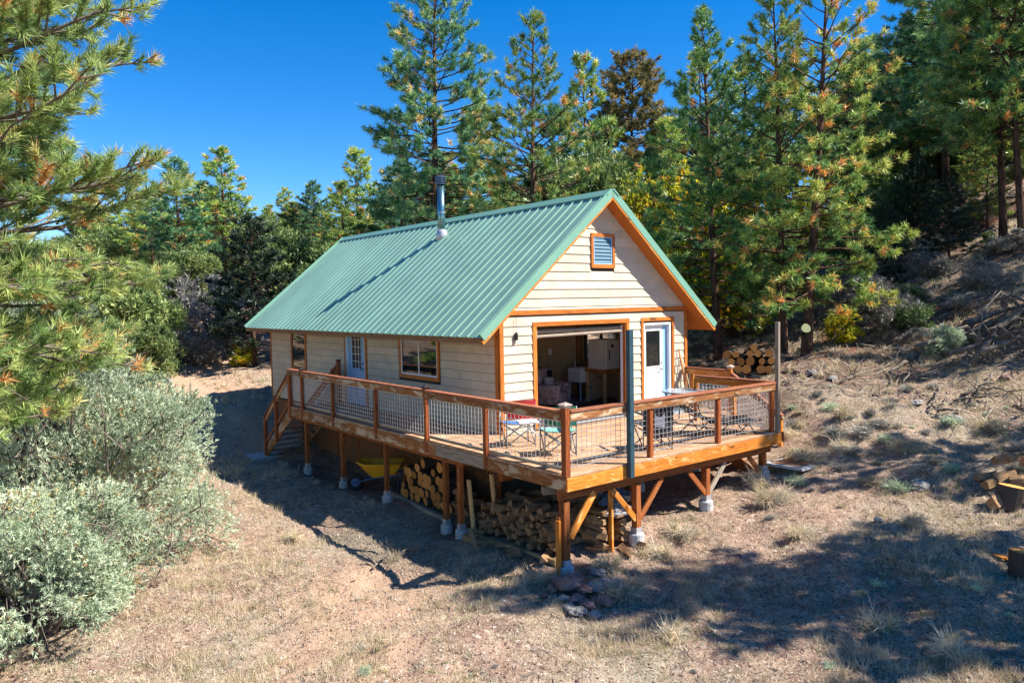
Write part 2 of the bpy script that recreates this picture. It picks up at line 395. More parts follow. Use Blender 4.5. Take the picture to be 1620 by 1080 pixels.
def gz(x, y): return float(zt(np.array([x]), np.array([y]))[0])
def gp(x, y, dz=0.0): return Vector((x, y, gz(x, y)+dz))
def ground_at(px, py, d0=6, d1=70):
    """where the line of sight through a photograph pixel meets the ground"""
    ds = np.arange(d0, d1, .05); v = FW + RT*((px-810)/1190.8) - UP*((py-540)/1190.8)
    X = CAMP.x+v.x*ds; Y = CAMP.y+v.y*ds; Z = CAMP.z+v.z*ds; h = zt(X, Y)
    i = np.argmax(Z < h)
    if Z[i] >= h[i]: i = len(ds)-1
    return Vector((X[i], Y[i], float(h[i])))
def axis(lo, hi, a, b, step, grow=1.09):
    c = list(np.arange(a, b, step)); s = step; x = c[-1]
    while x < hi: s *= grow; x += s; c.append(x)
    s = step; x = a; l = []
    while x > lo: s *= grow; x -= s; l.append(x)
    return np.array(l[::-1]+c)
ax = axis(-260, 300, -9, 11, .07); ay = axis(-120, 420, -11, 8, .07)
GX, GY = np.meshgrid(ax, ay, indexing='ij'); GZ = zt(GX, GY)
nx, ny = GX.shape
idx = np.arange(nx*ny).reshape(nx, ny)
F = np.stack([idx[:-1,:-1], idx[1:,:-1], idx[1:,1:], idx[:-1,1:]], -1).reshape(-1, 4)
def seg_dist(x, y, pts):
    r = np.full(np.shape(x), 1e9)
    for (a, b), (c, d) in zip(pts[:-1], pts[1:]):
        t = np.clip(((x-a)*(c-a)+(y-b)*(d-b))/((c-a)**2+(d-b)**2), 0, 1)
        r = np.minimum(r, np.hypot(x-a-t*(c-a), y-b-t*(d-b)))
    return r
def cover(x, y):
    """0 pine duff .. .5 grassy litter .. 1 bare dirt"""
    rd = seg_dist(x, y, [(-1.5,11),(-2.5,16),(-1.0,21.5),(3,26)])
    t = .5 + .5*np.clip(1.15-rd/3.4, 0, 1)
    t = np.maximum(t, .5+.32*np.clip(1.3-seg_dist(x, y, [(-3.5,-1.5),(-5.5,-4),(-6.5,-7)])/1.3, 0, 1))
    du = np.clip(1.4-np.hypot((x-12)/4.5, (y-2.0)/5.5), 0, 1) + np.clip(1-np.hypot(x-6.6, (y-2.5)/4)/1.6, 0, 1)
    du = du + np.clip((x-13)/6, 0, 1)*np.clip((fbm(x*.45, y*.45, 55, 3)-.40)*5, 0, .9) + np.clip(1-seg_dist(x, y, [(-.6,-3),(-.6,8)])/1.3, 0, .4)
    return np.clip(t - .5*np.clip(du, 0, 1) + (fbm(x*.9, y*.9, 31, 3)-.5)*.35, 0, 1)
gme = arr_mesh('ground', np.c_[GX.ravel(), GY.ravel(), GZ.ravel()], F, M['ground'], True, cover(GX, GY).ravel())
tag(link('ground', gme), 'dry sloping ground of tan dirt, pine litter and sparse grass', kind='structure')

# ------------------------------------------------------------------ cabin
W, L, ZE, ZR, OF, OB, OS = 5.735, 12.36, 2.007, 4.973, .37, .42, .651
SLP = (ZR-ZE)/(W/2+OS)
def roofz(x): return ZE + SLP*(min(x, W-x)+OS)
cabin = empty('cabin', (0, 0, 0), 0, 'tan lap-sided cabin with ribbed green metal roof standing above the sloping yard', 'cabin')
wl = MB(); t = .10
SK = -.30                                  # bottom of the walls
OPX0, OPX1, OPZ = .955, 3.60, 2.115        # big opening
DX0, DX1, DZ = 4.185, 5.165, 2.11          # front door
WNY0, WNY1 = 2.25, 3.50                    # right-hand window, z .95..1.80
wz = ZE+SLP*OS-.06
wl.box(0.002, OPX0, 0.002, t, SK, wz); wl.box(OPX1, DX0, .002, t, SK, wz); wl.box(DX1, W-.002, .002, t, SK, wz)
wl.box(OPX0, OPX1, .002, t, OPZ, wz); wl.box(DX0, DX1, .002, t, DZ, wz); wl.box(OPX0, DX1, .004, t-.002, SK, -.02)
wl.box(.002, t, t, L-t, SK, wz-.02)
wl.box(W-t, W-.002, t, WNY0, SK, wz-.02); wl.box(W-t, W-.002, WNY1, L-t, SK, wz-.02)
wl.box(W-t, W-.002, WNY0, WNY1, SK, .95); wl.box(W-t, W-.002, WNY0, WNY1, 1.80, wz-.02)
wl.box(.002, W-.002, L-t, L-.002, SK, wz)
for y0 in (0.002, L-t):                    # gables
    y1 = y0+t-.004
    g0, g1 = wz, ZR-.12
    xa = .02; xb = W-.02
    wl.add([(xa,y0,g0),(xb,y0,g0),(W/2,y0,g1),(xa,y1,g0),(xb,y1,g0),(W/2,y1,g1)], [(0,1,2),(5,4,3),(0,3,4,1),(1,4,5,2),(2,5,3,0)])
wl.build('wall', M['sheath'], cabin)

_sb = {}
def board_poly(xl0, xr0, xl1, xr1, h, ax_, name='siding_board'):
    """a lap board, local x along, z up from its lower edge, thick at the bottom; ends may be raked"""
    k = tuple(round(v,3) for v in (xr0-xl0, xl1-xl0, xr1-xl0, h)) + (ax_,)
    me = _sb.get(k)
    if me is None:
        a, b_, c = 0, xr0-xl0, xl1-xl0; d = xr1-xl0
        m = MB(); th, tt = (.026, .006) if ax_ == 'x' else (.024, .014)
        vs = [(a,-th,0),(b_,-th,0),(d,-tt,h),(c,-tt,h),(a,0,0),(b_,0,0),(d,0,h),(c,0,h)]
        m.add(vs, [(0,1,2,3),(5,4,7,6),(4,5,1,0),(3,2,6,7),(0,3,7,4),(1,5,6,2)])
        me = m.mesh(name, M['siding']); _sb[k] = me
    return me
def siding_front():
    ex = .186; z = SK+.02; rows = []
    while z < ZR-.3:
        rows.append(z); z += ex
    for i, z in enumerate(rows):
        h = ex+.006
        if z < 2.30:
            segs = [(.055, W-.055)]
            def cut(segs, a, b):
                o = []
                for s, e in segs:
                    if b <= s or a >= e: o.append((s, e)); continue
                    if a > s: o.append((s, a))
                    if b < e: o.append((b, e))
                return o
            if z+ex > 0 and z < 2.10: segs = cut(cut(segs, .87, 3.69), 4.105, 5.25)
            if z < 2.30 and z+h > 2.36: h = 2.352-z
            for s, e in segs:
                if e-s > .05: link('siding_board', board_poly(s, e, s, e, h, 'x'), cabin, Matrix.Translation((s, -.0005, z)))
        else:
            zz = max(z, 2.455)
            hh = z+ex+.006-zz
            if hh < .04: continue
            inset = lambda q: max(.01, (q-(ZE-.10))/SLP-OS)+.03
            a0, a1 = inset(zz), inset(zz+hh)
            if a1 > W/2-.06: continue
            parts = [(a0, W-a0, a1, W-a1)]
            if zz+hh > 3.34 and zz < 4.08:
                if zz+hh*.5 > 3.34 and zz+hh*.5 < 4.08: parts = [(a0, 2.53, a1, 2.53), (3.25, W-a0, 3.25, W-a1)]
            elif i % 3 == 1 and W-2*a0 > 3: parts = [(a0, 3.6-.3*(i%2), a1, 3.6-.3*(i%2)), (3.604-.3*(i%2), W-a0, 3.604-.3*(i%2), W-a1)]
            for (a, b_, c, d) in parts: link('siding_board', board_poly(a, b_, c, d, hh, 'x'), cabin, Matrix.Translation((a, -.0005, zz)))
siding_front()
def siding_side(right=False):
    ex = .186; z = SK+.02; shade_slot = .009  # gap bares dark sheathing, standing in for the shadow line under each lap
    Rm = Matrix.Rotation(-PI/2, 4, 'Z') if not right else Matrix.Rotation(PI/2, 4, 'Z')
    while z < 2.40:
        h = ex-shade_slot; segs = [(.05, L-.03)]
        ops = [(5.58, 6.93, -.05, 2.2), (2.12, 3.97, .90, 2.12), (9.45, 10.69, .64, 2.12)] if not right else [(WNY0-.08, WNY1+.08, .87, 1.88)]
        for a, b, za, zb in ops:
            if z+ex*.6 > za and z+ex*.4 < zb:
                o = []
                for s, e in segs:
                    if b <= s or a >= e: o.append((s, e)); continue
                    if a > s: o.append((s, a))
                    if b < e: o.append((b, e))
                segs = o
        for s, e in segs:
            cuts = [s]+([s+3.66] if e-s > 4.5 else [])+[e]
            for a, b in zip(cuts[:-1], cuts[1:]):
                b2 = b-.003
                me = board_poly(a, b2, a, b2, h, 'y')
                Mx = Matrix.Translation((-.0005, b2, z)) @ Rm if not right else Matrix.Translation((W+.0005, a, z)) @ Rm
                link('siding_board', me, cabin, Mx)
        z += ex
siding_side(); siding_side(True)

T = M['trim']
def trim(p0, p1, w, h, up=(0,0,1), mat=None, name='trim_board', par=None): return beam(name, p0, p1, w, h, mat or T, par or cabin, up)
# corner boards
trim((.045,-.020,SK), (.045,-.020,2.355), .10, .040, (0,1,0)); trim((-.020,.047,SK), (-.020,.047,2.40), .040, .092, (0,1,0))
trim((W-.045,-.020,SK), (W-.045,-.020,2.355), .10, .040, (0,1,0)); trim((W+.020,.047,SK), (W+.020,.047,2.4), .040, .092, (0,1,0))
trim((-.018,L-.03,SK), (-.018,L-.03,2.4), .040, .08, (0,1,0))
# band under the gable
trim((-.02,-.020,2.405), (W+.02,-.020,2.405), .04, .098)
# trim round the big opening and the front door
trim((.855,-.02,2.16), (3.705,-.02,2.16), .04, .095)
trim((.903,-.02,-.0), (.903,-.02,2.112), .095, .04, (0,1,0)); trim((3.652,-.02,0), (3.652,-.02,2.112), .095, .04, (0,1,0))
trim((4.10,-.02,2.165), (5.26,-.02,2.165), .04, .085)
trim((4.142,-.02,0), (4.142,-.02,2.12), .08, .04, (0,1,0)); trim((5.215,-.02,0), (5.215,-.02,2.12), .08, .04, (0,1,0))
# jambs
trim((.966,.05,0), (.966,.05,2.11), .022, .12, (0,1,0), name='jamb'); trim((3.59,.05,0), (3.59,.05,2.11), .022, .14, (0,1,0), name='jamb')
trim((3.565,.09,0), (3.565,.09,2.06), .03, .05, (0,1,0), M['white'], 'roller_track')
trim((.99,.09,0), (.99,.09,2.06), .03, .05, (0,1,0), M['galv'], 'roller_track')
sc = MB(); sc.tube([(.99,.12,2.00),(3.56,.12,2.00)], .045, 10); sc.tube([(.99,.06,1.90),(3.54,.06,1.93)], .032, 10)
sc.box(.99, 1.02, .02, .17, 1.86, 2.07)
sc.build('roller_screen', M['greywood'], cabin)
trim((.97,.06,-.01), (3.58,.06,-.01), .13, .03, mat=M['galv'], name='threshold')
# front door: frame, leaf, glass, panels
fr = MB(); fr.box(4.185,4.235,-.012,.16,0,2.08); fr.box(5.115,5.165,-.012,.16,0,2.08); fr.box(4.235,5.115,-.010,.16,2.03,2.08); fr.box(4.235,5.115,-.01,.14,-.01,.02)
fr.build('door_frame', M['white'], cabin)
def door(parent, Mx, wd, hd, glass, leafm):
    d = MB(); gx0, gx1, gz0, gz1 = glass
    d.box(0,gx0,0,.045,0,hd); d.box(gx1,wd,0,.045,0,hd); d.box(gx0,gx1,0,.045,0,gz0); d.box(gx0,gx1,0,.045,gz1,hd)
    for a, b in ((gx0,(gx0+gx1)/2-.03), ((gx0+gx1)/2+.03,gx1)):
        d.box(a, b, -.008, .001, .16, gz0-.14); d.box(a+.03, b-.03, -.014, -.007, .20, gz0-.18)
    o = d.build('door', leafm, parent, M=Mx)
    f = MB()
    for a in ((gx0-.03,gx0+.012,gz0-.03,gz1+.03), (gx1-.012,gx1+.03,gz0-.03,gz1+.03)): f.box(a[0],a[1],-.016,.0,a[2],a[3])
    for a in ((gz0-.03,gz0+.012), (gz1-.012,gz1+.03)): f.box(gx0+.012,gx1-.012,-.015,.0,a[0],a[1])
    f.build('glazing_frame', leafm, o, M=Mx)
    g = MB(); g.box(gx0, gx1, .012, .02, gz0, gz1); g.build('pane', M['glass'], o, M=Mx)
    h = MB(); h.tube([(wd-.07,-.06,.95),(wd-.07,0,.95)], .012, 8); h.tube([(wd-.07,-.055,.95),(wd-.17,-.055,.95)], .010, 8); h.tube([(wd-.07,-.02,1.1),(wd-.07,0,1.1)], .025, 10)
    h.build('handle', M['cast'], o, M=Mx)
    return o
door(cabin, Matrix.Translation((4.24,.075,.02)), .72, 2.0, (.10,.62,1.02,1.88), M['white'])
sd = MB(); sd.box(4.962,5.112,.072,.12,.02,2.03); sd.build('side_panel', M['skytint_white'], cabin)
# left wall door (mirrored into the side wall) with a tall light
ML = lambda y, z, dx=0.0: Matrix.Translation((dx, y, z)) @ Matrix.Rotation(-PI/2, 4, 'Z')
trim((-.018,5.66,0), (-.018,5.66,2.1), .036, .075, (0,1,0)); trim((-.018,6.86,0), (-.018,6.86,2.1), .036, .075, (0,1,0)); trim((-.018,5.62,2.14), (-.018,6.90,2.14), .036, .08)
df = MB(); df.box(-.03,.0,5.70,5.76,0,2.10); df.box(-.03,.0,6.62,6.82,0,2.10); df.box(-.03,0,5.76,6.62,2.04,2.10); df.build('door_frame', M['skytint_white'], cabin)
sdo = door(cabin, ML(6.62, .01, -.006), .86, 2.03, (.16,.70,.95,1.90), M['skytint_white'])
mu = MB()
for k in range(1, 3): mu.box(.16+.18*k-.006,.16+.18*k+.006,-.006,.012,.95,1.90)
for k in range(1, 5): mu.box(.16,.70,-.005,.012,.95+.19*k-.006,.95+.19*k+.006)
mu.build('muntins', M['white'], sdo, M=ML(6.62,.01,-.006))
def side_window(y0, y1, z0, z1, slider=True, frame=M['white']):
    wd = y1-y0; Mx = ML(y1, z0, 0); o = empty('window', (0,y1,z0), 0, parent=cabin)
    for a, b, c, d in ((-.0,.07,0,z1-z0),(wd-.07,wd,0,z1-z0)): 
        m = MB(); m.box(a,b,-.034,0,c,d); m.build('trim_board', T, o, M=Mx)
    m = MB(); m.box(-.0,wd,-.04,0,-.085,0); m.build('sill', T, o, M=Mx)
    m = MB(); m.box(.0,wd,-.034,0,z1-z0,z1-z0+.08); m.build('trim_board', T, o, M=Mx)
    f = MB(); h = z1-z0
    f.box(.07,.105,-.025,-.001,0,h); f.box(wd-.105,wd-.07,-.025,-.001,0,h); f.box(.105,wd-.105,-.025,-.001,0,.04); f.box(.105,wd-.105,-.025,-.001,h-.04,h)
    if slider: f.box(wd/2-.02,wd/2+.02,-.024,-.001,.04,h-.04)
    f.build('frame', frame, o, M=Mx)
    if slider:
        for a, b in ((.105,wd/2-.02),(wd/2+.02,wd-.105)): g = MB(); g.box(a,b,-.014,-.002,.04,h-.04); g.build('pane', M['glass'], o, M=Mx)
    else: g = MB(); g.box(.105,wd-.105,-.014,-.002,.04,h-.04); g.build('pane', M['glass'], o, M=Mx)
side_window(2.17, 3.91, .98, 1.97)
side_window(9.50, 10.62, .76, 2.0, False, M['dark'])
# right wall window
rwf = MB()
for a in ((WNY0,WNY0+.05,.95,1.80),(WNY1-.05,WNY1,.95,1.80),(WNY0,WNY1,.95,1.0),(WNY0,WNY1,1.75,1.80),(2.85,2.89,1.0,1.75)): rwf.box(W-.09,W-.005,a[0]+.001,a[1]-.001,a[2]+.001,a[3]-.001)
rwf.build('window_frame', M['dark'], cabin)
# gable vent
vo = empty('vent', (2.895,0,3.7), 0, parent=cabin)
for a in ((2.53,2.60,3.335,4.09),(3.18,3.25,3.335,4.09)): m = MB(); m.box(a[0],a[1],-.05,0,a[2],a[3]); m.build('trim_board', T, vo)
for a in ((3.335,3.42),(4.01,4.09)): m = MB(); m.box(2.60,3.18,-.048,0,a[0],a[1]); m.build('trim_board', T, vo)
m = MB(); m.box(2.60,3.18,-.012,.0,3.42,4.01); m.build('backing', M['dark'], vo)
m = MB()
for a in ((2.60,2.63),(3.15,3.18)): m.box(a[0],a[1],-.034,-.012,3.42,4.01)
for a in ((3.42,3.445),(3.985,4.01)): m.box(2.63,3.15,-.034,-.012,a[0],a[1])
m.build('frame', M['skytint_white'], vo)
for k in range(7):
    z0 = 3.45+k*.077
    m = MB(); m.add([(0,-.036,0),(.52,-.036,0),(.52,-.014,.072),(0,-.014,.072),(0,-.030,-.003),(.52,-.030,-.003),(.52,-.009,.069),(0,-.009,.069)],
                    [(0,1,2,3),(7,6,5,4),(0,4,5,1),(3,2,6,7),(0,3,7,4),(1,5,6,2)])
    m.build('louvre', M['vent'], vo, M=Matrix.Translation((2.63,0,z0)))
# roof decks (board undersides), rake boards, metal panels
Y0, Y1 = -OF, L+OB
nrm = Vector((-SLP,0,1)).normalized(); run = (W/2+OS); slen = math.hypot(run, ZR-ZE)
for side in (0, 1):
    fx = (lambda x: x) if side == 0 else (lambda x: W-x)
    m = MB(); th = .13
    a = (-OS, ZE-.03); b = (W/2, ZR-.03)
    vs = [(fx(a[0]),Y0+.03,a[1]-th),(fx(b[0]),Y0+.03,b[1]-th),(fx(b[0]),Y0+.03,b[1]),(fx(a[0]),Y0+.03,a[1])]
    vs += [(v[0],Y1-.03,v[2]) for v in vs]
    m.add(vs, [(0,1,2,3),(7,6,5,4),(0,4,5,1),(1,5,6,2),(2,6,7,3),(3,7,4,0)])
    m.build('soffit', M['soffit'], cabin)
    for yy in (Y0+.012, Y1-.012):           # rake fascia board in golden wood, seen as a thin strip
        beam('fascia_board', (fx(-OS),yy,ZE-.145), (fx(W/2-.01),yy,ZR-.145), .036, .075, M['golden'], cabin, (fx(-SLP)-fx(0),0,1))
        beam('rake_flashing', (fx(-OS-.02),yy-.004 if yy < 0 else yy+.004,ZE-.04), (fx(W/2),yy-.004 if yy < 0 else yy+.004,ZR-.022), .046, .165, M['rooftrim'], cabin, (fx(-SLP)-fx(0),0,1))
    beam('eave_fascia', (fx(-OS-.018),Y0+.03,ZE-.09), (fx(-OS-.018),Y1-.03,ZE-.09), .028, .14, M['fascia'], cabin)
    npan = 11; pw = (Y1-Y0)/npan; nr = 4; rp = pw/nr
    prof = []
    for k in range(nr):
        y = k*rp
        prof += [(y, 0), (y+rp*.38, 0), (y+rp*.44, .022), (y+rp*.56, .022), (y+rp*.62, 0)]
    prof += [(pw, 0)]
    vs = []; fs = []
    n3 = nrm if side == 0 else Vector((-nrm.x,0,nrm.z))
    e0 = Vector((fx(-OS-.055), 0, ZE-.046)); e1 = Vector((fx(W/2-.005), 0, ZR-.005))
    for (y, h) in prof:
        for e in (e0, e1): vs.append(tuple(e + n3*(h+.004) + Vector((0,y,0))))
    nb = len(vs)
    for (y, h) in prof:
        for e in (e0, e1): vs.append(tuple(e + n3*(h-.006) + Vector((0,y,0))))
    for k in range(len(prof)-1):
        q = (2*k, 2*k+1, 2*k+3, 2*k+2); fs.append(q); fs.append(tuple(nb+i for i in reversed(q)))
        fs.append((2*k, 2*k+2, nb+2*k+2, nb+2*k))
    m = MB(); m.add(vs, fs); me = m.mesh('roof_panel', M['roof'])
    for k in range(npan): link('roof_panel', me, cabin, Matrix.Translation((0, Y0+k*pw, 0)))
m = MB()
for s in (-1, 1):
    x1 = W/2+s*.17; z1 = ZR+.04-.17*SLP
    vs = [(W/2,Y0-.03,ZR+.045),(x1,Y0-.03,z1+.012),(x1,Y0-.03,z1-.012),(W/2,Y0-.03,ZR+.02)]; vs += [(v[0],Y1+.03,v[2]) for v in vs]
    m.add(vs, [(0,1,2,3),(7,6,5,4),(0,4,5,1),(1,5,6,2),(2,6,7,3)])
m.build('ridge_cap', M['rooftrim'], cabin)
# flue
fx_, fy_ = 2.235, 5.43; fz = roofz(fx_)+.02
flu = empty('flue_pipe', (fx_,fy_,fz), 0, parent=cabin)
m = MB(); m.tube([(fx_,fy_,fz-.35),(fx_,fy_,5.88)], .098, 20); m.build('pipe', M['flue'], flu, True)
m = MB(); m.tube([(fx_,fy_,fz-.22),(fx_,fy_,fz+.09),(fx_,fy_,fz+.16)], [.17,.15,.11], 20); m.build('flashing_boot', M['flash'], flu, True)
m = MB()
for z, r in ((5.84,.135),(5.90,.15),(5.965,.135)): m.tube([(fx_,fy_,z-.012),(fx_,fy_,z+.012)], r, 20)
m.tube([(fx_,fy_,6.0),(fx_,fy_,6.03),(fx_,fy_,6.075)], [.15,.15,.04], 20); m.tube([(fx_,fy_,5.84),(fx_,fy_,6.0)], .10, 16)
m.build('rain_cap', M['fluecap'], flu)
m = MB(); m.tube([(fx_,fy_,fz+.60),(fx_,fy_,fz+.625)], .108, 20); m.build('band', M['flash'], flu)
# lamp hung at the corner of the front wall
lp = MB(); lp.tube([(.40,-.06,2.34),(.40,-.06,2.02)], .004, 5); lp.tube([(.40,-.06,2.02),(.40,-.06,1.99),(.40,-.06,1.88),(.40,-.06,1.86)], [.02,.035,.035,.045], 8)
tag(lp.build('hanging_lantern', M['dark']), 'small dark lantern hanging on a wire at the left end of the gable wall', 'lantern')
# interior: floor, partition, side panelling, ceiling
m = MB(); m.box(t, W-t, t, L-t, -.05, -.002); m.build('floor', M['infloor'], cabin)
m = MB(); m.box(t+.002, W-t-.002, 3.64, 3.72, 0, 2.4); m.build('partition', M['inwall'], cabin)
for k in range(1, 22): m = MB(); m.box(.25*k-.006+.1, .25*k+.006+.1, 3.630, 3.638, .02, 2.36); m.build('batten', M['inwall'], cabin)
m = MB(); m.box(t+.002, W-t-.002, t, 3.64, 2.38, 2.42); m.build('ceiling', M['inwall'], cabin)
m = MB(); m.box(W-t-.02, W-t, t, WNY0, 0, 2.37); m.box(W-t-.02, W-t, WNY1, 3.6, 0, 2.37); m.box(W-t-.02, W-t, WNY0, WNY1, 0, .95); m.box(W-t-.02, W-t, WNY0, WNY1, 1.8, 2.37)
m.build('inner_wall', M['inwall'], cabin)
m = MB(); m.box(5.45,5.53,3.60,3.632,.0,2.36); m.build('inner_trim', M['post'], cabin)
# lattice under the left wall and dark skirt panels for the shade under the house
m = MB(); zz = lambda y: gz(0, y)
sp = .085
for s in (1, -1):
    for k in range(-30, 170):
        c = k*sp*1.35
        pts = []
        y0, y1 = 0.05, L-.1
        z_lo, z_hi = -1.75, -.33
        ya = c; yb = c + s*(z_hi-z_lo)
        p0 = [ya, z_lo]; p1 = [yb, z_hi]
        if min(ya, yb) < y0 or max(ya, yb) > y1: 
            tt = [(v-ya)/(yb-ya) for v in (y0, y1)]; lo, hi = max(0, min(tt)), min(1, max(tt))
            if lo >= hi: continue
            p0 = [ya+(yb-ya)*lo, z_lo+(z_hi-z_lo)*lo]; p1 = [ya+(yb-ya)*hi, z_lo+(z_hi-z_lo)*hi]
        xx = -.012 if s == 1 else -.022
        m.bar((xx,p0[0],p0[1]), (xx,p1[0],p1[1]), .009, .036, up=(0,0,1) )
lt = m.build('lattice', M['lattice'], cabin); lt['kind'] = 'stuff'
for y in (.05, 1.25, 2.5, 3.75, 5.0, 6.2, 7.5, 9.0, 10.5, 12.2): beam('skirt_post', (-.015,y,-1.9), (-.015,y,-.31), .04, .09, M['post'], cabin)
m = MB(); m.box(.10,.14,.1,L-.1,-1.9,SK+.01); m.box(.14,W-.1,.10,.14,-1.9,SK+.01); m.box(W-.14,W-.1,.14,L-.1,-1.9,SK+.01); m.box(.14,W-.14,L-.14,L-.1,-1.9,SK+.01)
m.build('dark_skirt', M['sheath'], cabin)  # dark panels stand in for the deep shade beneath the house
for k in range(13): beam('floor_joist', (.14,.3+k*.95,-.42), (W-.14,.3+k*.95,-.42), .05, .2, M['post'], cabin)

# ------------------------------------------------------------------ deck
A, B_, CX, EY = 1.40, 3.515, 4.24, 7.28
deck = empty('deck', (-A, -B_, 0), 0, 'raised wooden deck with wire mesh railing wrapping round two sides of the cabin', 'deck')
y = -B_-.02; i = 0
while y < EY:
    y1 = y+.14; xb = CX if y1 < -1.42 else 5.66
    if y1 > -.035: xb = -.045
    yc = (y+y1)/2
    if xb > 4: beam('deck_board', (-A-.02, yc, -.018), (2.1+.6*(i%3-1), yc, -.018), .134, .036, M['deck'], deck); beam('deck_board', (2.104+.6*(i%3-1), yc, -.018), (xb, yc, -.018), .134, .036, M['deck'], deck)
    else: beam('deck_board', (-A-.02, yc, -.018), (xb, yc, -.018), .134, .036, M['deck'], deck)
    y += .1405; i += 1
# fascia
zf = -.145; hf = .205
beam('fascia_board', (-A,-B_+.02,zf), (-A,-1.46,zf), .045, hf, M['weathered'], deck)
beam('fascia_board', (-A,-1.455,zf), (-A,.16,zf), .045, hf, M['greywood'], deck)
beam('fascia_board', (-A-.004,.165,zf), (-A-.004,3.9,zf), .045, hf+.02, M['weathered'], deck)
beam('fascia_board', (-A-.004,3.905,zf), (-A-.004,EY,zf), .045, hf+.02, M['weathered'], deck)
beam('fascia_board', (-A-.02,-B_,zf), (-.12,-B_,zf), .045, hf, M['golden'], deck)
beam('fascia_board', (-.06,-B_,zf), (CX+.02,-B_,zf), .045, hf, M['golden'], deck)
beam('fascia_board', (CX,-B_+.025,zf), (CX,-1.45,zf), .045, hf, M['post'], deck)
beam('fascia_board', (5.66,-1.44,zf), (5.66,-.04,zf), .045, hf, M['post'], deck)
beam('fascia_board', (-A+.03,EY-.02,zf), (-.05,EY-.02,zf), .045, hf, M['post'], deck)
for k in range(10): beam('joist', (-A+.4+k*.6,-B_+.03,-.14), (-A+.4+k*.6,-.04,-.14), .04, .19, M['post'], deck)
for k in range(2): beam('joist', (-A+.45+k*.45,0,-.14), (-A+.45+k*.45,EY-.05,-.14), .04, .19, M['post'], deck)
beam('beam', (-A-.02,-3.33,-.335), (CX-.1,-3.33,-.335), .09, .175, M['post'], deck)
beam('beam', (-A+.1,-1.7,-.335), (CX-.1,-1.7,-.335), .09, .175, M['post'], deck)
beam('beam', (-A+.1,-.6,-.30), (-A+.1,EY-.1,-.30), .07, .10, M['post'], deck)
beam('beam', (-A+.02,-2.9,-.345), (-A+.50,-3.1,-.345), .12, .13, M['greywood'], deck)
def pier(x, y, ztop, w_=.10, conc=.13, mat=None):
    g = gz(x, y); beam('support_post', (x,y,g+.18), (x,y,ztop), w_, w_, mat or M['post'], deck)
    m = MB(); m.tube([(x,y,g-.2),(x,y,g+.15),(x,y,g+.17)], [conc,conc,conc-.015], 18); m.build('footing', M['concrete'], deck)
    m = MB(); m.box(x-w_/2-.008,x+w_/2+.008,y-w_/2-.008,y+w_/2+.008,g+.165,g+.27); m.build('post_bracket', M['flash'], deck)
pier(-1.31,-3.33,-.43,.13,.14); pier(.30,-3.33,-.43,.12); pier(2.15,-3.33,-.43,.12); pier(3.92,-3.33,-.43,.12)
for yy in (-.47, .02, 2.33, 4.45, 6.55): pier(-1.30, yy, -.35, .095, .115)
for xx in (.3, 2.15, 3.9): pier(xx, -1.7, -.43, .10, .12)
beam('brace', (.25,-3.36,-1.02), (-.30,-3.36,-.42), .04, .095, M['golden'], deck); beam('brace', (.36,-3.36,-1.02), (.92,-3.36,-.42), .04, .095, M['post'], deck)
beam('brace', (2.10,-3.36,-.90), (1.62,-3.36,-.42), .04, .095, M['post'], deck); beam('brace', (2.20,-3.36,-.90), (2.68,-3.36,-.42), .04, .095, M['greywood'], deck)
beam('brace', (3.86,-3.36,-.84), (3.42,-3.36,-.42), .04, .095, M['post'], deck)
beam('brace', (-1.22,-3.36,-1.02), (-.70,-3.36,-.40), .045, .12, M['golden'], deck)
beam('brace', (-1.40,-3.30,-1.45), (-1.40,-3.30,-.66), .05, .09, M['post'], deck)
# railing
RZ = .965
def rpost(x, y, top=RZ-.05, w_=.085, z0=-.235, mat=None, cap=False):
    beam('railing_post', (x,y,z0), (x,y,top), w_, w_, mat or M['railpost'], deck)
    if cap:
        m = MB(); m.box(x-w_/2-.012,x+w_/2+.012,y-w_/2-.012,y+w_/2+.012,top,top+.03); s = w_/2+.028
        m.add([(x-s,y-s,top+.03),(x+s,y-s,top+.03),(x+s,y+s,top+.03),(x-s,y+s,top+.03),(x-s,y-s,top+.045),(x+s,y-s,top+.045),(x+s,y+s,top+.045),(x-s,y+s,top+.045),(x,y,top+.085)],
              [(0,3,2,1),(0,1,5,4),(1,2,6,5),(2,3,7,6),(3,0,4,7),(4,5,8),(5,6,8),(6,7,8),(7,4,8)])
        m.build('post_cap', M['capl'] if cap == 2 else M['cast'], deck)
def rail_run(p0, p1, z=RZ, drop=.12, mat=None, side=0):
    p0 = Vector(p0); p1 = Vector(p1)
    beam('railing_cap', p0+Vector((0,0,z)), p1+Vector((0,0,z)), .13, .036, mat or M['rail'], deck)
    d = (p1-p0).normalized(); off = Vector((d.y,-d.x,0))*side
    beam('railing_board', p0+off+Vector((0,0,z-.021-drop/2)), p1+off+Vector((0,0,z-.021-drop/2)), .036, drop, M['weathered'] if mat is None else M['golden'], deck)
def mesh_panel(p0, p1, z0=.10, z1=.80, z0b=None, z1b=None):
    """welded wire panel between two ends; the b heights make a raked panel"""
    p0 = Vector(p0); p1 = Vector(p1); Ld = (p1-p0).length; z0b = z0 if z0b is None else z0b; z1b = z1 if z1b is None else z1b
    m = MB(); n = max(2, int(Ld/.10))
    for k in range(n+1):
        u = k/n; p = p0.lerp(p1, u); za = z0+(z0b-z0)*u; zb = z1+(z1b-z1)*u
        m.bar((p.x,p.y,za), (p.x,p.y,zb), .0065)
    nh = 9
    for k in range(nh):
        u = k/(nh-1); u = u**1.0
        m.bar((p0.x,p0.y,z0+(z1-z0)*u), (p1.x,p1.y,z0b+(z1b-z0b)*u), .0065 if k not in (0, nh-1) else .010)
    m.build('wire_panel', M['galv'], deck)
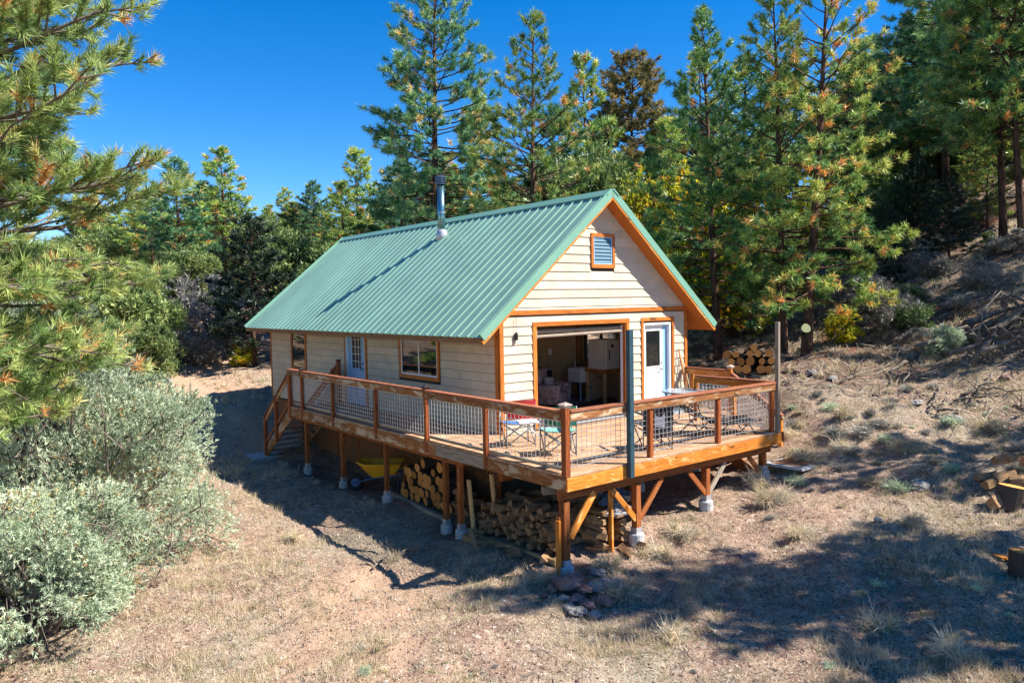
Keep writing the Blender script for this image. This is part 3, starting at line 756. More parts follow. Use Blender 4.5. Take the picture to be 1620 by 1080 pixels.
xs = [-A, .50, 2.32, 4.11]; yf = -B_+.045
rpost(-A, -B_+.03, 1.03, .105, -.02, cap=2)
for x in xs[1:3]: rpost(x, yf, z0=-.02)
rpost(4.02, yf, z0=-.02)
for a, b in ((-A+.05,.45),(.55,2.27),(2.37,3.98)): mesh_panel((a,yf+.02,0), (b,yf+.02,0))
rail_run((-A+.06,yf-.02,0), (-.10,yf-.02,0), side=.03); rail_run((-.04,yf-.02,0), (4.05,yf-.02,0), side=.03)
ys = [-1.45, .49, 2.53, 4.67, 6.50]
for y in ys: rpost(-A-.005, y, cap=False if y not in (.49, 6.50) else 1, top=RZ-.05 if y not in (.49,6.5) else RZ+.03)
rpost(-A-.005, EY+.03, z0=-.30, w_=.11)
yl = [-B_+.09]+ys+[EY]
for a, b in zip(yl[:-1], yl[1:]): mesh_panel((-A+.02,a+.05,0), (-A+.02,b-.05,0))
rail_run((-A,-B_+.09,0), (-A,.45,0), side=-.045); rail_run((-A,.54,0), (-A,6.45,0), side=-.045); rail_run((-A,6.55,0), (-A,EY+.06,0), side=-.045)
for a, b in zip(yl[:-1], yl[1:]): beam('railing_board', (-A+.05,a+.04,.065), (-A+.05,b-.04,.065), .03, .05, M['greywood'], deck)
# right-hand rail by the stairs, far rail on the step landing
rail_run((4.15,-B_+.10,0), (4.15,-1.55,0), mat=M['rail'], side=-.03)
rpost(4.15,-1.55, cap=False, mat=M['golden']); rpost(4.15,-2.5, mat=M['golden']); mesh_panel((4.15,-B_+.15,0), (4.15,-1.6,0))
rail_run((5.60,-1.36,0), (5.60,-.06,0), mat=M['rail'], side=-.03); rpost(5.60,-1.38, top=1.02, cap=2, mat=M['golden']); rpost(5.60,-.30, mat=M['golden'])
mesh_panel((5.60,-1.32,0), (5.60,-.1,0))
tall = beam('tall_pole', (4.115,-B_-.025,-.02), (4.115,-B_-.025,2.15), .075, .075, M['greywood'], deck)
st = MB(); st.box(-.14,-.05,-B_-.115,-B_-.107,-.22,2.15); st.box(-.14,-.132,-B_-.107,-B_-.03,-.22,2.15); st.box(-.058,-.05,-B_-.107,-B_-.03,-.22,2.15)
st.build('steel_channel', M['steel'], deck)
beam('spacer_block', (-.095,-B_-.045,.78), (-.095,-B_-.045,.98), .06, .04, M['golden'], deck)

# stairs at the right of the deck, going down towards the viewer
sr = empty('stairs', (5.0,-1.45,0), 0, 'short wooden stairs going down from the right side of the deck beside the tall pole', 'stairs')
nst = 5
for k in range(1, nst+1):
    yy = -1.45-.29*k+.14; z = -.185*k
    beam('tread', (4.34,yy,z), (5.56,yy,z), .27, .04, M['tread'], sr)
    beam('riser', (4.36,yy+.12,z+.09), (5.54,yy+.12,z+.09), .02, .14, M['tread'], sr)
for x in (4.31, 5.59): beam('stringer', (x,-1.46,-.12), (x,-2.98,-1.09), .045, .24, M['post'], sr)
beam('handrail', (5.60,-1.40,.92), (5.60,-2.72,.06), .09, .04, M['rail'], sr); beam('handrail_board', (5.585,-1.42,.83), (5.585,-2.72,-.02), .035, .11, M['weathered'], sr)
beam('handrail_post', (5.60,-2.66,-1.02), (5.60,-2.66,.05), .09, .09, M['golden'], sr)
m = MB()
for k in range(9):
    u = k/8; m.bar((5.6,-1.42,.12+.68*u), (5.6,-2.62,-.66+.68*u), .0065)
for k in range(13):
    u = k/12; yy = -1.42-1.2*u; m.bar((5.6,yy,.12-.78*u), (5.6,yy,.80-.78*u), .0065)
m.build('wire_panel', M['galv'], sr)
# stairs at the far left end
sl_ = empty('stairs', (-.9,EY+.05,0), 0, 'open wooden stairs at the far left end of the deck, in shade', 'stairs')
zg = gz(-1.2, 9.4)
nst = 8
for k in range(1, nst+1):
    yy = EY+.04+k*.245; z = (zg+.05)*k/(nst+.6)
    beam('tread', (-1.30,yy,z), (-.32,yy,z), .25, .04, M['tread'], sl_)
for x in (-1.36, -.28): beam('stringer', (x,EY+.02,-.16), (x,EY+2.15,zg+.05), .045, .25, M['weathered'], sl_)
beam('handrail', (-1.40,EY+.02,.93), (-1.40,9.26,-.50), .10, .04, M['rail'], sl_); beam('handrail_board', (-1.40,EY+.05,.83), (-1.40,9.24,-.58), .035, .13, M['weathered'], sl_)
beam('lower_rail', (-1.40,EY+.08,.10), (-1.40,9.22,-1.20), .035, .06, M['post'], sl_)
beam('handrail_post', (-1.40,9.24,zg-.05), (-1.40,9.24,-.52), .095, .095, M['railpost'], sl_); beam('handrail_post', (-1.41,8.36,-1.10), (-1.41,8.36,.10), .09, .09, M['railpost'], sl_)
beam('handrail_post', (-.28,6.75,0), (-.28,6.75,1.16), .10, .10, M['railpost'], sl_); beam('handrail_post', (-.28,9.24,zg-.05), (-.28,9.24,-.45), .095, .095, M['railpost'], sl_)
beam('handrail', (-.28,6.70,1.10), (-.28,9.26,-.42), .10, .05, M['rail'], sl_); beam('handrail_board', (-.28,6.90,.90), (-.28,9.2,-.50), .035, .14, M['railpost'], sl_)
beam('handrail_post', (-.28,7.12,-.02), (-.28,7.12,.92), .09, .09, M['railpost'], sl_)
m = MB(); m.box(-.34,-.22,6.69,6.81,1.16,1.19); m.build('post_cap', M['cast'], sl_)
m = MB(); m.box(-1.85,-.2,9.0,9.85,zg-.1,zg+.045); tag(m.build('concrete_pad', M['concrete']), 'flat concrete pad at the foot of the far left stairs', 'pad')
gm = gz(4.8,-3.65)
pc = MB(); pc.box(-.45,.45,-.42,.42,0,.05); pad = pc.build('stair_pad', M['concrete'], M=Matrix.Translation((4.72,-3.50,gm-.005)) @ Matrix.Rotation(.08,4,'Z') @ Matrix.Rotation(.05,4,'Y'))
tag(pad, 'pale slab with dark mat on the ground below the right-hand stairs', 'slab')
pc = MB(); pc.box(-.33,.33,-.30,.30,.052,.066); pm = pc.build('door_mat', M['lattice'], M=pad.matrix_world.copy()); tag(pm, 'dark brown mat lying on the pale slab below the stairs', 'mat')

# ------------------------------------------------------------------ furniture on the deck
def folding_chair(name, loc, rz, back, seat, arm, label, h=.86, table=False, patch=False, hi=0):
    o = empty(name, loc, rz, label, 'folding chair'); Mx = WM[o.name]
    fm = M['chairmetal'] if not patch else M['dark']; w2, d2 = .27, .22; R_ = .012
    def tb(nm, *segs):
        m = MB()
        for s in segs: m.tube(s, R_, 7)
        return m.build(nm, fm, o, True, Mx)
    for sx in (-w2, w2):
        tb('upright', [(sx,d2,0),(sx,d2+.05,h+hi)]); tb('leg', [(sx,-d2,0),(sx,-d2,.62)])
        m = MB(); m.bar((sx,-d2-.03,.635), (sx,d2+.03,.635), .05, .022); m.build('armrest', arm, o, M=Mx)
    tb('cross_brace', [(-w2,-d2,.03),(w2,-d2,.40)]); tb('cross_brace', [(w2,-d2,.03),(-w2,-d2,.40)])
    tb('cross_brace', [(-w2,d2,.03),(w2,d2,.40)]); tb('cross_brace', [(w2,d2,.03),(-w2,d2,.40)])
    tb('cross_brace', [(-w2,-d2,.40),(-w2,d2,.05)]); tb('cross_brace', [(w2,-d2,.40),(w2,d2,.05)])
    n = 8; V = []; F_ = []
    for i in range(n+1):
        for j in range(n+1):
            u = i/n; v = j/n
            V.append((-w2+2*w2*u, -d2+2*d2*v, .435-.05*math.sin(PI*u)*(.4+.6*math.sin(PI*v))))
    for i in range(n):
        for j in range(n): a = i*(n+1)+j; F_.append((a,a+n+1,a+n+2,a+1))
    for (nm, VV, mt) in (('seat', V, seat),):
        m = MB(); m.add(VV, F_); m.add([(x,y_,z-.012) for x,y_,z in VV], [tuple(reversed(f)) for f in F_]); m.build(nm, mt, o, True, Mx)
    V = []
    for i in range(n+1):
        for j in range(n+1):
            u = i/n; v = j/n
            V.append((-w2+2*w2*u, d2+.045*v+.02+.04*math.sin(PI*u), (.52 if not patch else .30)+((h+hi)-.52 if not patch else h+hi-.30)*v))
    m = MB(); m.add(V, F_); m.add([(x,y_+.012,z) for x,y_,z in V], [tuple(reversed(f)) for f in F_]); m.build('backrest', back, o, True, Mx)
    if table:
        m = MB(); m.box(w2+.03,w2+.42,-.20,.20,.575,.59); m.tube([(w2+.38,-.17,.57),(w2+.02,-.17,.30)], .009, 6); m.tube([(w2+.38,.17,.57),(w2+.02,.17,.30)], .009, 6); m.build('side_table', M['white'], o, M=Mx)
    if patch:
        m = MB(); m.box(-.10,.09,d2+.085,d2+.095,.42,.66); m.build('patch', M['white'], o, M=Mx)
    return o
folding_chair('folding_chair', (-.42,-1.08,0), math.radians(158), M['red'], M['navy'], M['red'], 'red and blue folding camp chair behind the left railing')
folding_chair('folding_chair', (-.42,-2.20,0), math.radians(150), M['dkgreen'], M['teal'], M['chairmetal'], 'green folding chair with teal seat and side table behind the corner post', table=True)
folding_chair('folding_chair', (1.15,-2.95,0), math.radians(155), M['black'], M['black'], M['black'], 'black high-backed folding chair with a white patch behind the front railing', patch=True, hi=.0)
m = MB(); m.box(-.045,.0,-.02,.03,.18,.42); 
tb_ = empty('patio_table', (3.75,-1.55,0), .2, 'low glass-topped patio table on the right part of the deck', 'table'); Mt = WM[tb_.name]
m = MB(); m.tube([(0,0,.66),(0,0,.672)], .46, 24); m.build('tabletop', M['glasstop'], tb_, M=Mt)
m = MB(); m.tube([(.47*math.cos(a*PI/12), .47*math.sin(a*PI/12), .665) for a in range(25)], .013, 6); m.build('rim', M['chairmetal'], tb_, M=Mt)
for a in range(4): m = MB(); c, s = math.cos(a*PI/2+.78), math.sin(a*PI/2+.78); m.tube([(.42*c,.42*s,.65),(.30*c,.30*s,.33),(.40*c,.40*s,0)], .012, 6); m.build('leg', M['dark'], tb_, True, Mt)
# dark low lounger in the front right corner
lo = empty('lounge_chair', (3.15,-2.85,0), math.radians(62), 'low dark sling lounger in the front right corner of the deck', 'lounger'); Ml = WM[lo.name]
for s in (-.3, .3):
    m = MB(); m.tube([(s,-.75,.28),(s,-.1,.24),(s,.35,.30),(s,.80,.62)], .016, 7); m.build('side_rail', M['dark'], lo, True, Ml)
    for yy in (-.65, .25): m = MB(); m.tube([(s,yy,.0),(s,yy+.2,.27)], .014, 6); m.tube([(s,yy+.4,0),(s,yy+.1,.27)], .014, 6); m.build('leg', M['dark'], lo, True, Ml)
V = []; 
for i in range(13):
    u = i/12; yy = -.75+1.55*u; zz_ = .27-.05*math.sin(PI*min(1,u*1.4))+max(0,u-.6)*.9
    for x in (-.29,.0,.29): V.append((x,yy,zz_-(.04 if x == 0 else 0)))
m = MB(); m.add(V, [(3*i+j,3*i+j+1,3*i+j+4,3*i+j+3) for i in range(12) for j in range(2)]); m.add([(a,b,c-.01) for a,b,c in V], [(3*i+j+3,3*i+j+4,3*i+j+1,3*i+j) for i in range(12) for j in range(2)]); m.build('sling', M['black'], lo, True, Ml)
ma = MB(); ma.box(4.25,5.25,-.62,-.10,.002,.016); tag(ma.build('door_mat', M['glasstop']), 'pale blue-grey mat on the deck in front of the white door', 'mat')
# long-handled tools leaning by the corner
for k, (x, lx, top, nm, lab, mt) in enumerate([(5.36,.05,1.42,'broom','straw broom with the darkest handle leaning at the right corner of the gable wall','post'),(5.45,.02,1.25,'rake','wooden rake leaning against the gable wall between broom and shovel','cut'),(5.54,-.03,1.18,'shovel','dark-bladed shovel leaning at the right end of the gable wall','greywood'),(5.64,-.05,1.05,'fishing_rod','thin pale stick leaning outermost by the right corner of the gable wall','cut')]):
    o = empty(nm, (x,-.32,0), 0, lab, nm.replace('_',' ') if nm != 'fishing_rod' else 'stick'); m = MB()
    if nm == 'fishing_rod': o.name = 'stick'; WM['stick'] = WM['fishing_rod']
    hd = .34 if k < 3 else 0.0
    m.tube([(x,-.32,0.0 if k == 3 else .26),(x+lx,-.045,top)], .014, 7); m.build('handle', M[mt], o, True)
    if k < 3:
        m = MB()
        if k == 0:
            for q in range(16): m.tube([(x,-.30,.32),(x-.13+.26*q/15,-.34,.0)], [.01,.006], 4)
        elif k == 1:
            m.tube([(x-.17,-.32,.24),(x+.17,-.32,.24)], .012, 5)
            for q in range(10): m.tube([(x-.16+.32*q/9,-.32,.24),(x-.16+.32*q/9,-.36,.05)], .005, 4)
        else: m.add([(x-.10,-.31,.28),(x+.10,-.31,.28),(x+.10,-.33,.06),(x,-.335,0),(x-.10,-.33,.06),(x-.10,-.318,.28),(x+.10,-.318,.28),(x+.10,-.338,.06),(x,-.343,0),(x-.10,-.338,.06)],
                    [(0,1,2,3,4),(9,8,7,6,5),(0,5,6,1),(1,6,7,2),(2,7,8,3),(3,8,9,4),(4,9,5,0)])
        m.build('head', M[('cut','cut','dark')[k]], o)

# ------------------------------------------------------------------ inside the cabin
def V3(px, py, d): return at(px, py, d)
fr_ = empty('refrigerator', (4.95,2.05,.86), 0, 'small white refrigerator standing on a wooden stand inside the open room', 'refrigerator')
m = MB(); m.box(-.03+4.95-.25,4.95+.25,1.75,2.33,.865,1.62); m.build('cabinet', M['white'], fr_)
m = MB(); m.box(4.72,5.18,1.715,1.747,.88,1.61); m.build('door', M['white'], fr_); m = MB(); m.box(4.80,4.83,1.70,1.716,1.1,1.35); m.build('handle', M['chairmetal'], fr_)
m = MB(); m.box(4.90,4.97,1.707,1.714,1.42,1.50); m.build('magnet', M['dark'], fr_)
sd_ = empty('fridge_stand', (4.95,2.05,0), 0, 'wooden stand under the small white refrigerator inside the room', 'stand')
m = MB(); m.box(4.62,5.30,1.68,2.42,.78,.86); m.build('top', M['golden'], sd_)
for a, b in ((4.66,1.72),(5.2,1.72),(4.66,2.34),(5.2,2.34)): m = MB(); m.box(a,a+.07,b,b+.07,0,.78); m.build('leg', M['cut'], sd_)
m = MB(); m.box(4.75,5.2,2.28,2.32,.05,.75); m.build('back_panel', M['inwall'], sd_)
sk = empty('utility_sink', (4.35,2.55,0), 0, 'white utility sink on legs inside the open room left of the refrigerator', 'sink')
m = MB()
for a in ((4.12,4.15,2.3,2.78),(4.55,4.58,2.3,2.78)): m.box(*a,.50,.86)
m.box(4.15,4.55,2.3,2.33,.50,.86); m.box(4.15,4.55,2.75,2.78,.50,.86); m.box(4.15,4.55,2.33,2.75,.50,.53); m.build('basin', M['white'], sk)
for a, b in ((4.15,2.33),(4.52,2.33),(4.15,2.74),(4.52,2.74)): m = MB(); m.tube([(a,b,0),(a,b,.5)], .017, 7); m.build('leg', M['skytint_white'], sk)
m = MB(); m.tube([(4.35,2.74,.86),(4.35,2.74,1.02),(4.35,2.62,1.04),(4.35,2.58,.98)], .012, 7); m.build('faucet', M['galv'], sk)
sk.location.x += .35; sk.location.y += .13
m = MB(); m.box(4.1,5.2,2.35,3.05,.003,.014); tag(m.build('floor_mat', M['glasstop']), 'pale mat on the dark floor under the utility sink', 'mat')
ac = empty('armchair', (3.05,1.95,0), math.radians(30), 'floral upholstered armchair just inside the left of the big opening', 'armchair'); Ma = WM[ac.name]
mf, n, b = mat_new('floral', .9); v, _ = coords(n); f = noise(n, v, 9, 3, .6, 1.5); c = ramp(n, [(.35,(.06,.03,.04)),(.48,(.30,.20,.16)),(.55,(.45,.36,.30)),(.66,(.22,.07,.07))], f).outputs[0]; n.links.new(c, b.inputs[0]); M['floral'] = mf
def soft(nm, x0,x1,y0,y1,z0,z1, mt, par, Mx, r=.06):
    m = MB(); m.box(x0,x1,y0,y1,z0,z1); o = m.build(nm, mt, par, M=Mx); md = o.modifiers.new('b','BEVEL'); md.width = r; md.segments = 3; o.data.shade_smooth(); return o
soft('seat', -.30,.30,-.35,.22,.18,.46, mf, ac, Ma); soft('backrest', -.33,.33,.20,.40,.20,1.0, mf, ac, Ma, .08)
soft('armrest', -.44,-.31,-.35,.3,.15,.64, mf, ac, Ma); soft('armrest', .31,.44,-.35,.3,.15,.64, mf, ac, Ma)
for a in (-.36,.36):
    for b2 in (-.3,.3): m = MB(); m.tube([(a,b2,0),(a,b2,.16)], [.018,.03], 6); m.build('leg', M['post'], ac, M=Ma)
pu = soft('cushion', 2.90,3.18,1.98,2.10,.47,.78, M['capl'], None, None, .05); tag(pu, 'plain tan cushion propped on the floral armchair', 'cushion')
ct = empty('counter', (3.2,3.3,0), 0, 'dark cabinet counter along the back wall inside the room', 'counter')
m = MB(); m.box(2.3,4.05,3.02,3.62,.84,.88); m.build('worktop', M['capl'], ct); m = MB(); m.box(2.32,4.03,3.06,3.62,.02,.84); m.build('cabinet', M['dark'], ct)
for a in (2.34,2.92,3.5): m = MB(); m.box(a,a+.53,3.045,3.058,.1,.8); m.build('door', M['dark'], ct)
bw = MB(); bw.tube([(3.35,3.25,.882),(3.35,3.25,.90),(3.35,3.25,.98)], [.09,.16,.24], 18); tag(bw.build('basin', M['black'], smooth=True), 'wide dark bowl standing on the counter inside the room', 'bowl')
va = empty('vase', (3.75,3.35,.882), 0, 'small vase with dry stems on the counter inside the room', 'vase')
m = MB(); m.tube([(3.75,3.35,.882),(3.75,3.35,.95),(3.75,3.35,1.02)], [.04,.05,.025], 12); m.build('body', M['capl'], va, True)
m = MB(); rr = random.Random(4)
for q in range(9): m.tube([(3.75,3.35,1.0),(3.75+rr.uniform(-.12,.12),3.35+rr.uniform(-.1,.1),1.3+rr.uniform(-.05,.1))], .005, 4)
m.build('stems', M['cut'], va)
tv = empty('side_table', (1.55,3.2,0), 0, 'dark side table with round top against the back wall inside', 'table')
m = MB(); m.tube([(2.0,3.1,.98),(2.0,3.1,1.0)], .30, 20); m.build('top', M['capl'], tv); m = MB(); m.tube([(2.0,3.1,0),(2.0,3.1,.98)], .03, 8); m.tube([(2.0,3.1,0),(2.0,3.1,.03)], .2, 16); m.build('pedestal', M['dark'], tv)
sh = MB(); sh.box(2.35,3.9,3.52,3.628,1.50,1.54); she = empty('pot_rack', (3.1,3.6,1.5), 0, 'dark rack with hanging pans on the back wall inside the room', 'rack'); sh.build('bar', M['dark'], she)
for q in range(7):
    m = MB(); x = 2.45+.2*q; m.tube([(x,3.56,1.50),(x,3.56,1.36)], .006, 5); m.tube([(x,3.55,1.36-.0),(x,3.58,1.36)], .0061, 5); m.tube([(x,3.54,1.27),(x,3.575,1.27)], .075+.015*(q%3), 14); m.build('pan', M['flash'] if q % 2 else M['dark'], she)
sw = MB(); sw.box(4.42,4.53,3.615,3.629,1.18,1.34); tag(sw.build('light_switch', M['white']), 'white switch plate on the panelled back wall inside', 'switch')

# ------------------------------------------------------------------ wheelbarrow
wb = empty('wheelbarrow', (-.80,3.52,gz(-.8,3.52)), math.radians(-38+180), 'yellow wheelbarrow with blue frame parked under the deck', 'wheelbarrow'); Mw = WM[wb.name]
rim = [(-.50,-.33,.66),(.30,-.36,.66),(.52,-.22,.70),(.52,.22,.70),(.30,.36,.66),(-.50,.33,.66)]
bot = [(-.30,-.20,.36),(.15,-.20,.34),(.22,-.14,.36),(.22,.14,.36),(.15,.20,.34),(-.30,.20,.36)]
m = MB(); n_ = 6
inn = [(x*.965,y*.95,z+.004) for x,y,z in rim]; inb = [(x*.96,y*.94,z+.02) for x,y,z in bot]
m.add(rim+bot+inn+inb, [(i,(i+1)%6,6+(i+1)%6,6+i) for i in range(6)]+[tuple(range(6,12))]+[(12+(i+1)%6,12+i,18+i,18+(i+1)%6) for i in range(6)]+[tuple(reversed(range(18,24)))]+[((i+1)%6,i,12+i,12+(i+1)%6) for i in range(6)])
m.build('tray', M['yellow'], wb, M=Mw)
m = MB(); m.tube([rim[i] for i in range(6)]+[rim[0]], .017, 6); m.build('tray_rim', M['yellow'], wb, True, Mw)
for s in (-1, 1):
    m = MB(); m.tube([(.62,s*.05,.20),(.1,s*.19,.33),(-.45,s*.25,.40),(-1.0,s*.28,.52)], .019, 7); m.build('frame_rail', M['bluemetal'], wb, True, Mw)
    m = MB(); m.tube([(-.10,s*.21,.35),(-.30,s*.24,.02),(-.42,s*.24,.02),(-.42,s*.25,.39)], .015, 7); m.build('leg', M['bluemetal'], wb, True, Mw)
    m = MB(); m.tube([(-.88,s*.275,.49),(-1.04,s*.285,.53)], .025, 8); m.build('grip', M['rubber'], wb, True, Mw)
wh = [(.60+.16*math.cos(a*PI/10), 0, .20+.16*math.sin(a*PI/10)) for a in range(21)]
m = MB(); m.tube(wh, .042, 8, False); m.build('wheel', M['rubber'], wb, True, Mw); m = MB(); m.tube([(.60,-.03,.20),(.60,.03,.20)], .10, 16); m.build('hub', M['bluemetal'], wb, M=Mw)
m = MB(); m.box(.08,.20,-.21,-.205,.50,.53); 

# ------------------------------------------------------------------ firewood
rnd = random.Random(11)
def log_mesh(r, l, wob=.06, n=14):
    m = MB(); ph = [rnd.uniform(0,6) for _ in range(3)]
    base = []
    for x in (-l/2, l/2):
        for k in range(n):
            a = 2*PI*k/n; q = r*(1+wob*math.sin(2*a+ph[0])+wob*.6*math.sin(3*a+ph[1])+wob*.4*math.sin(5*a+ph[2]))
            base.append((x, q*math.cos(a), q*math.sin(a)))
    m.add(base, [tuple(reversed(range(n))), tuple(range(n,2*n))]+[(k,(k+1)%n,n+(k+1)%n,n+k) for k in range(n)])
    return m.mesh('log', M['log'])
logs = [log_mesh(1.0, 1.0) for _ in range(6)]
def put_log(name, me, c, d, r, l, label, cat, group, par=None, roll=None, sq=1.0):
    d = Vector(d).normalized(); q = d.to_track_quat('X', 'Z').to_matrix().to_4x4()
    Mx = Matrix.Translation(Vector(c)) @ q @ Matrix.Rotation(rnd.uniform(0,6.28) if roll is None else roll, 4, 'X') @ Matrix.Diagonal((l, r, r*sq, 1))
    return tag(link(name, me, par, Mx), label, cat, group)
G1 = 'round logs stacked under the deck'
g0 = gz(-.7,1.4)
beam('pallet_rail', (-1.0,2.75,gz(-1,2.75)+.05), (-1.05,.35,gz(-1,.35)+.05), .10, .09, M['greywood']); bpy.data.objects['pallet_rail'].name = 'timber_rail'
tag(bpy.data.objects['timber_rail'], 'grey timber lying along the front of the round log stack under the deck', 'timber')
row = 0; y = .42; zrow = g0+.16
tops = {}
for row in range(6):
    y = .45+.09*(row%2)+row*.03; yend = 2.25-row*.05
    while y < yend:
        r = rnd.uniform(.082,.118)
        if row < 4 or rnd.random() < .45:
            put_log('log', rnd.choice(logs), (-.72+rnd.uniform(-.05,.05), y+r, zrow+row*.155+rnd.uniform(-.012,.012)), (1,.1*rnd.uniform(-1,1),.03), r, .42,
                    'round log with pale sawn end in the stack under the deck', 'log', G1)
        y += 2*r+.004
# split wood
def split_mesh():
    m = MB(); k = rnd.choice([3,4,4,5]); n = k; pts = []
    for i in range(n):
        a = 2*PI*i/n+rnd.uniform(-.3,.3); q = rnd.uniform(.7,1.15); pts.append((q*math.cos(a), q*math.sin(a)))
    mid = [(p[0]*rnd.uniform(.85,1.1), p[1]*rnd.uniform(.85,1.1)) for p in pts]; end = [(p[0]*rnd.uniform(.8,1.15), p[1]*rnd.uniform(.8,1.15)) for p in pts]
    off = (rnd.uniform(-.25,.25), rnd.uniform(-.25,.25))
    V = [(-.5+rnd.uniform(-.03,.03),a,b) for a,b in pts]+[(0,a+off[0],b+off[1]) for a,b in mid]+[(.5+rnd.uniform(-.03,.03),a,b) for a,b in end]
    m.add(V, [tuple(reversed(range(n))), tuple(range(2*n,3*n))]+[(i,(i+1)%n,n+(i+1)%n,n+i) for i in range(n)]+[(n+i,n+(i+1)%n,2*n+(i+1)%n,2*n+i) for i in range(n)])
    return m.mesh('split_log', M['split'])
splits = [split_mesh() for _ in range(12)]
G2 = 'split firewood heaped under the deck corner'
def heap(x0, x1, y0, y1, ht, n, label, group, dirm, seed, size=(.055,.10)):
    R = random.Random(seed); c = 0
    lay = 0; z = .06
    while c < n and z < ht:
        shrink = (z/ht)**1.6*.28
        ya = y0+(y1-y0)*shrink*.5; yb = y1-(y1-y0)*shrink*.5
        nx_ = max(1, int(round((x1-x0)/.42)))
        for ix in range(nx_):
            y = ya
            while y < yb and c < n:
                x = x0+(x1-x0)*(ix+.5)/nx_+R.uniform(-.06,.06); r = R.uniform(*size)
                d = Vector((1, R.gauss(0,.36), R.gauss(0,.2))) if dirm == 0 else Vector((R.gauss(0,.3), 1, R.gauss(0,.13)))
                if R.random() < .12: d = Vector((R.gauss(0,.4), 1, R.gauss(0,.2)))
                put_log('split_log', R.choice(splits), (x, y+r, gz(x, y)+z+R.uniform(-.02,.03)), d, r, R.uniform(.34,.46), label, 'firewood', group, sq=R.uniform(.7,1.1))
                y += 2*r*.93; c += 1
        z += .115
heap(-1.02,.10,-2.75,-.72,.98,215,'rough split log in the heap of firewood under the deck corner',G2,0,5)
heap(-.55,.35,-3.15,-2.75,.75,34,'split log at the sunlit front end of the heap under the deck corner','split firewood at the front end of the heap',1,9)
heap(-1.0,-.5,-.15,.35,.62,22,'weathered split log in the small heap between two deck posts','small heap of firewood between deck posts',0,7)
Rl = random.Random(31)
for k in range(16):
    x, y = Rl.uniform(-1.05,.5), Rl.uniform(-3.45,-2.7)
    if x < -.3: x, y = Rl.uniform(-1.45,-1.05), Rl.uniform(-2.9,-.6)
    if k > 11: x, y = Rl.uniform(.1,.8), Rl.uniform(-3.2,-2.4)
    put_log('split_log', Rl.choice(splits), (x, y, gz(x, y)+.05), (Rl.gauss(0,1), Rl.gauss(0,1), Rl.gauss(0,.15)), Rl.uniform(.05,.085), Rl.uniform(.3,.45), 'split log lying loose on the ground round the foot of the firewood heap', 'firewood', 'loose split logs on the ground by the heap')
for k, (p0, p1, lab) in enumerate([((-1.12,-.62,gz(-1.1,-.6)-.02),(-1.17,-.55,-.62),'leaning wooden stake at the left end of the firewood heap'),((-.95,-1.05,-1.1),(-.98,-1.0,-.47),'short pale board standing up behind the firewood heap'),
                                   ((-.22,-3.25,gz(-.2,-3.2)-.02),(-.22,-3.25,-.45),'upright board beside the sunlit end of the firewood heap'),((-1.44,-3.33,gz(-1.4,-3.3)-.02),(-1.44,-3.33,-.72),'short upright board fixed beside the corner deck post')]):
    tag(beam('wooden_stake', p0, p1, .045, .085, M['golden'] if k > 1 else M['cut']), lab, 'stake')
tag(beam('timber_rail', (-1.18,-.55,gz(-1.2,-.5)+.04), (-1.16,-2.95,gz(-1.2,-2.9)+.05), .06, .10, M['cut']), 'long timber on the ground along the front of the firewood heap', 'timber')
# crumpled blue tarp
def lump(name, c, rx, ry, rz_, mt, seed, amp=.3, fr=1.8, seg=14, flat=0.0, rot=0.0):
    V = []; F_ = []; R = random.Random(seed); ox = R.uniform(0,50); nu, nv = seg, seg//2+2
    for j in range(nv+1):
        ph = PI*j/nv
        for i in range(nu):
            th = 2*PI*i/nu; d = (math.sin(ph)*math.cos(th), math.sin(ph)*math.sin(th), math.cos(ph))
            q = 1+amp*(float(fbm(np.array([d[0]*fr+ox+d[2]*2.3]), np.array([d[1]*fr+ox*.7+d[2]*1.7]), seed%97, 3)[0])-.5)*2
            V.append((d[0]*rx*q, d[1]*ry*q, max(d[2]*rz_*q, -rz_*.5)))
    for j in range(nv):
        for i in range(nu): F_.append((j*nu+i,(j+1)*nu+i,(j+1)*nu+(i+1)%nu,j*nu+(i+1)%nu))
    m = MB(); m.add(V, F_)
    return m.build(name, mt, M=Matrix.Translation(Vector(c)) @ Matrix.Rotation(rot, 4, 'Z'))
tag(lump('tarp', (.12,-2.95,-.72), .27,.24,.17, M['tarp'], 3, .5, 3.5, 26), 'crumpled dark blue tarp on top of the sunlit end of the firewood', 'tarp')
tag(lump('tarp', (.10,-3.08,-.93), .28,.16,.10, M['galv'], 5, .6, 4, 26), 'crumpled silvery sheet below the blue tarp on the firewood', 'sheet')
# log stack on the slope behind the deck
lp0 = at(1156,600,21.5); lp1 = at(1226,598,21.0)
dl = (lp1-lp0); ax_ = Vector((-dl.y, dl.x, 0)).normalized()
cx = 0
G3 = 'sawn logs stacked on the slope beyond the deck'
basez = gz((lp0.x+lp1.x)/2, (lp0.y+lp1.y)/2)
Ln = dl.length; ux = dl.normalized()
spec = [(0.34,.17,.15),(.74,.17,.17),(1.12,.18,.165),(1.50,.19,.14),(.50,.46,.15),(.90,.48,.165),(1.28,.48,.12),(1.62,.50,.13),(.10,.44,.13),(.05,.72,.15),(.72,.76,.12),(1.10,.76,.125),(1.45,.78,.14),(.88,.98,.12),(.32,.72,.13)]
for k, (u, z, r) in enumerate(spec):
    u *= .74; z *= .74; r *= .74
    c = lp0+ux*u; gzz = gz(c.x, c.y)
    put_log('log', logs[k%6], (c.x, c.y, basez+z-.02), ax_+Vector((rnd.uniform(-.1,.1),rnd.uniform(-.1,.1),0)), r, 1.1, 'dark-barked log with orange sawn end in the stack beyond the deck', 'log', G3)
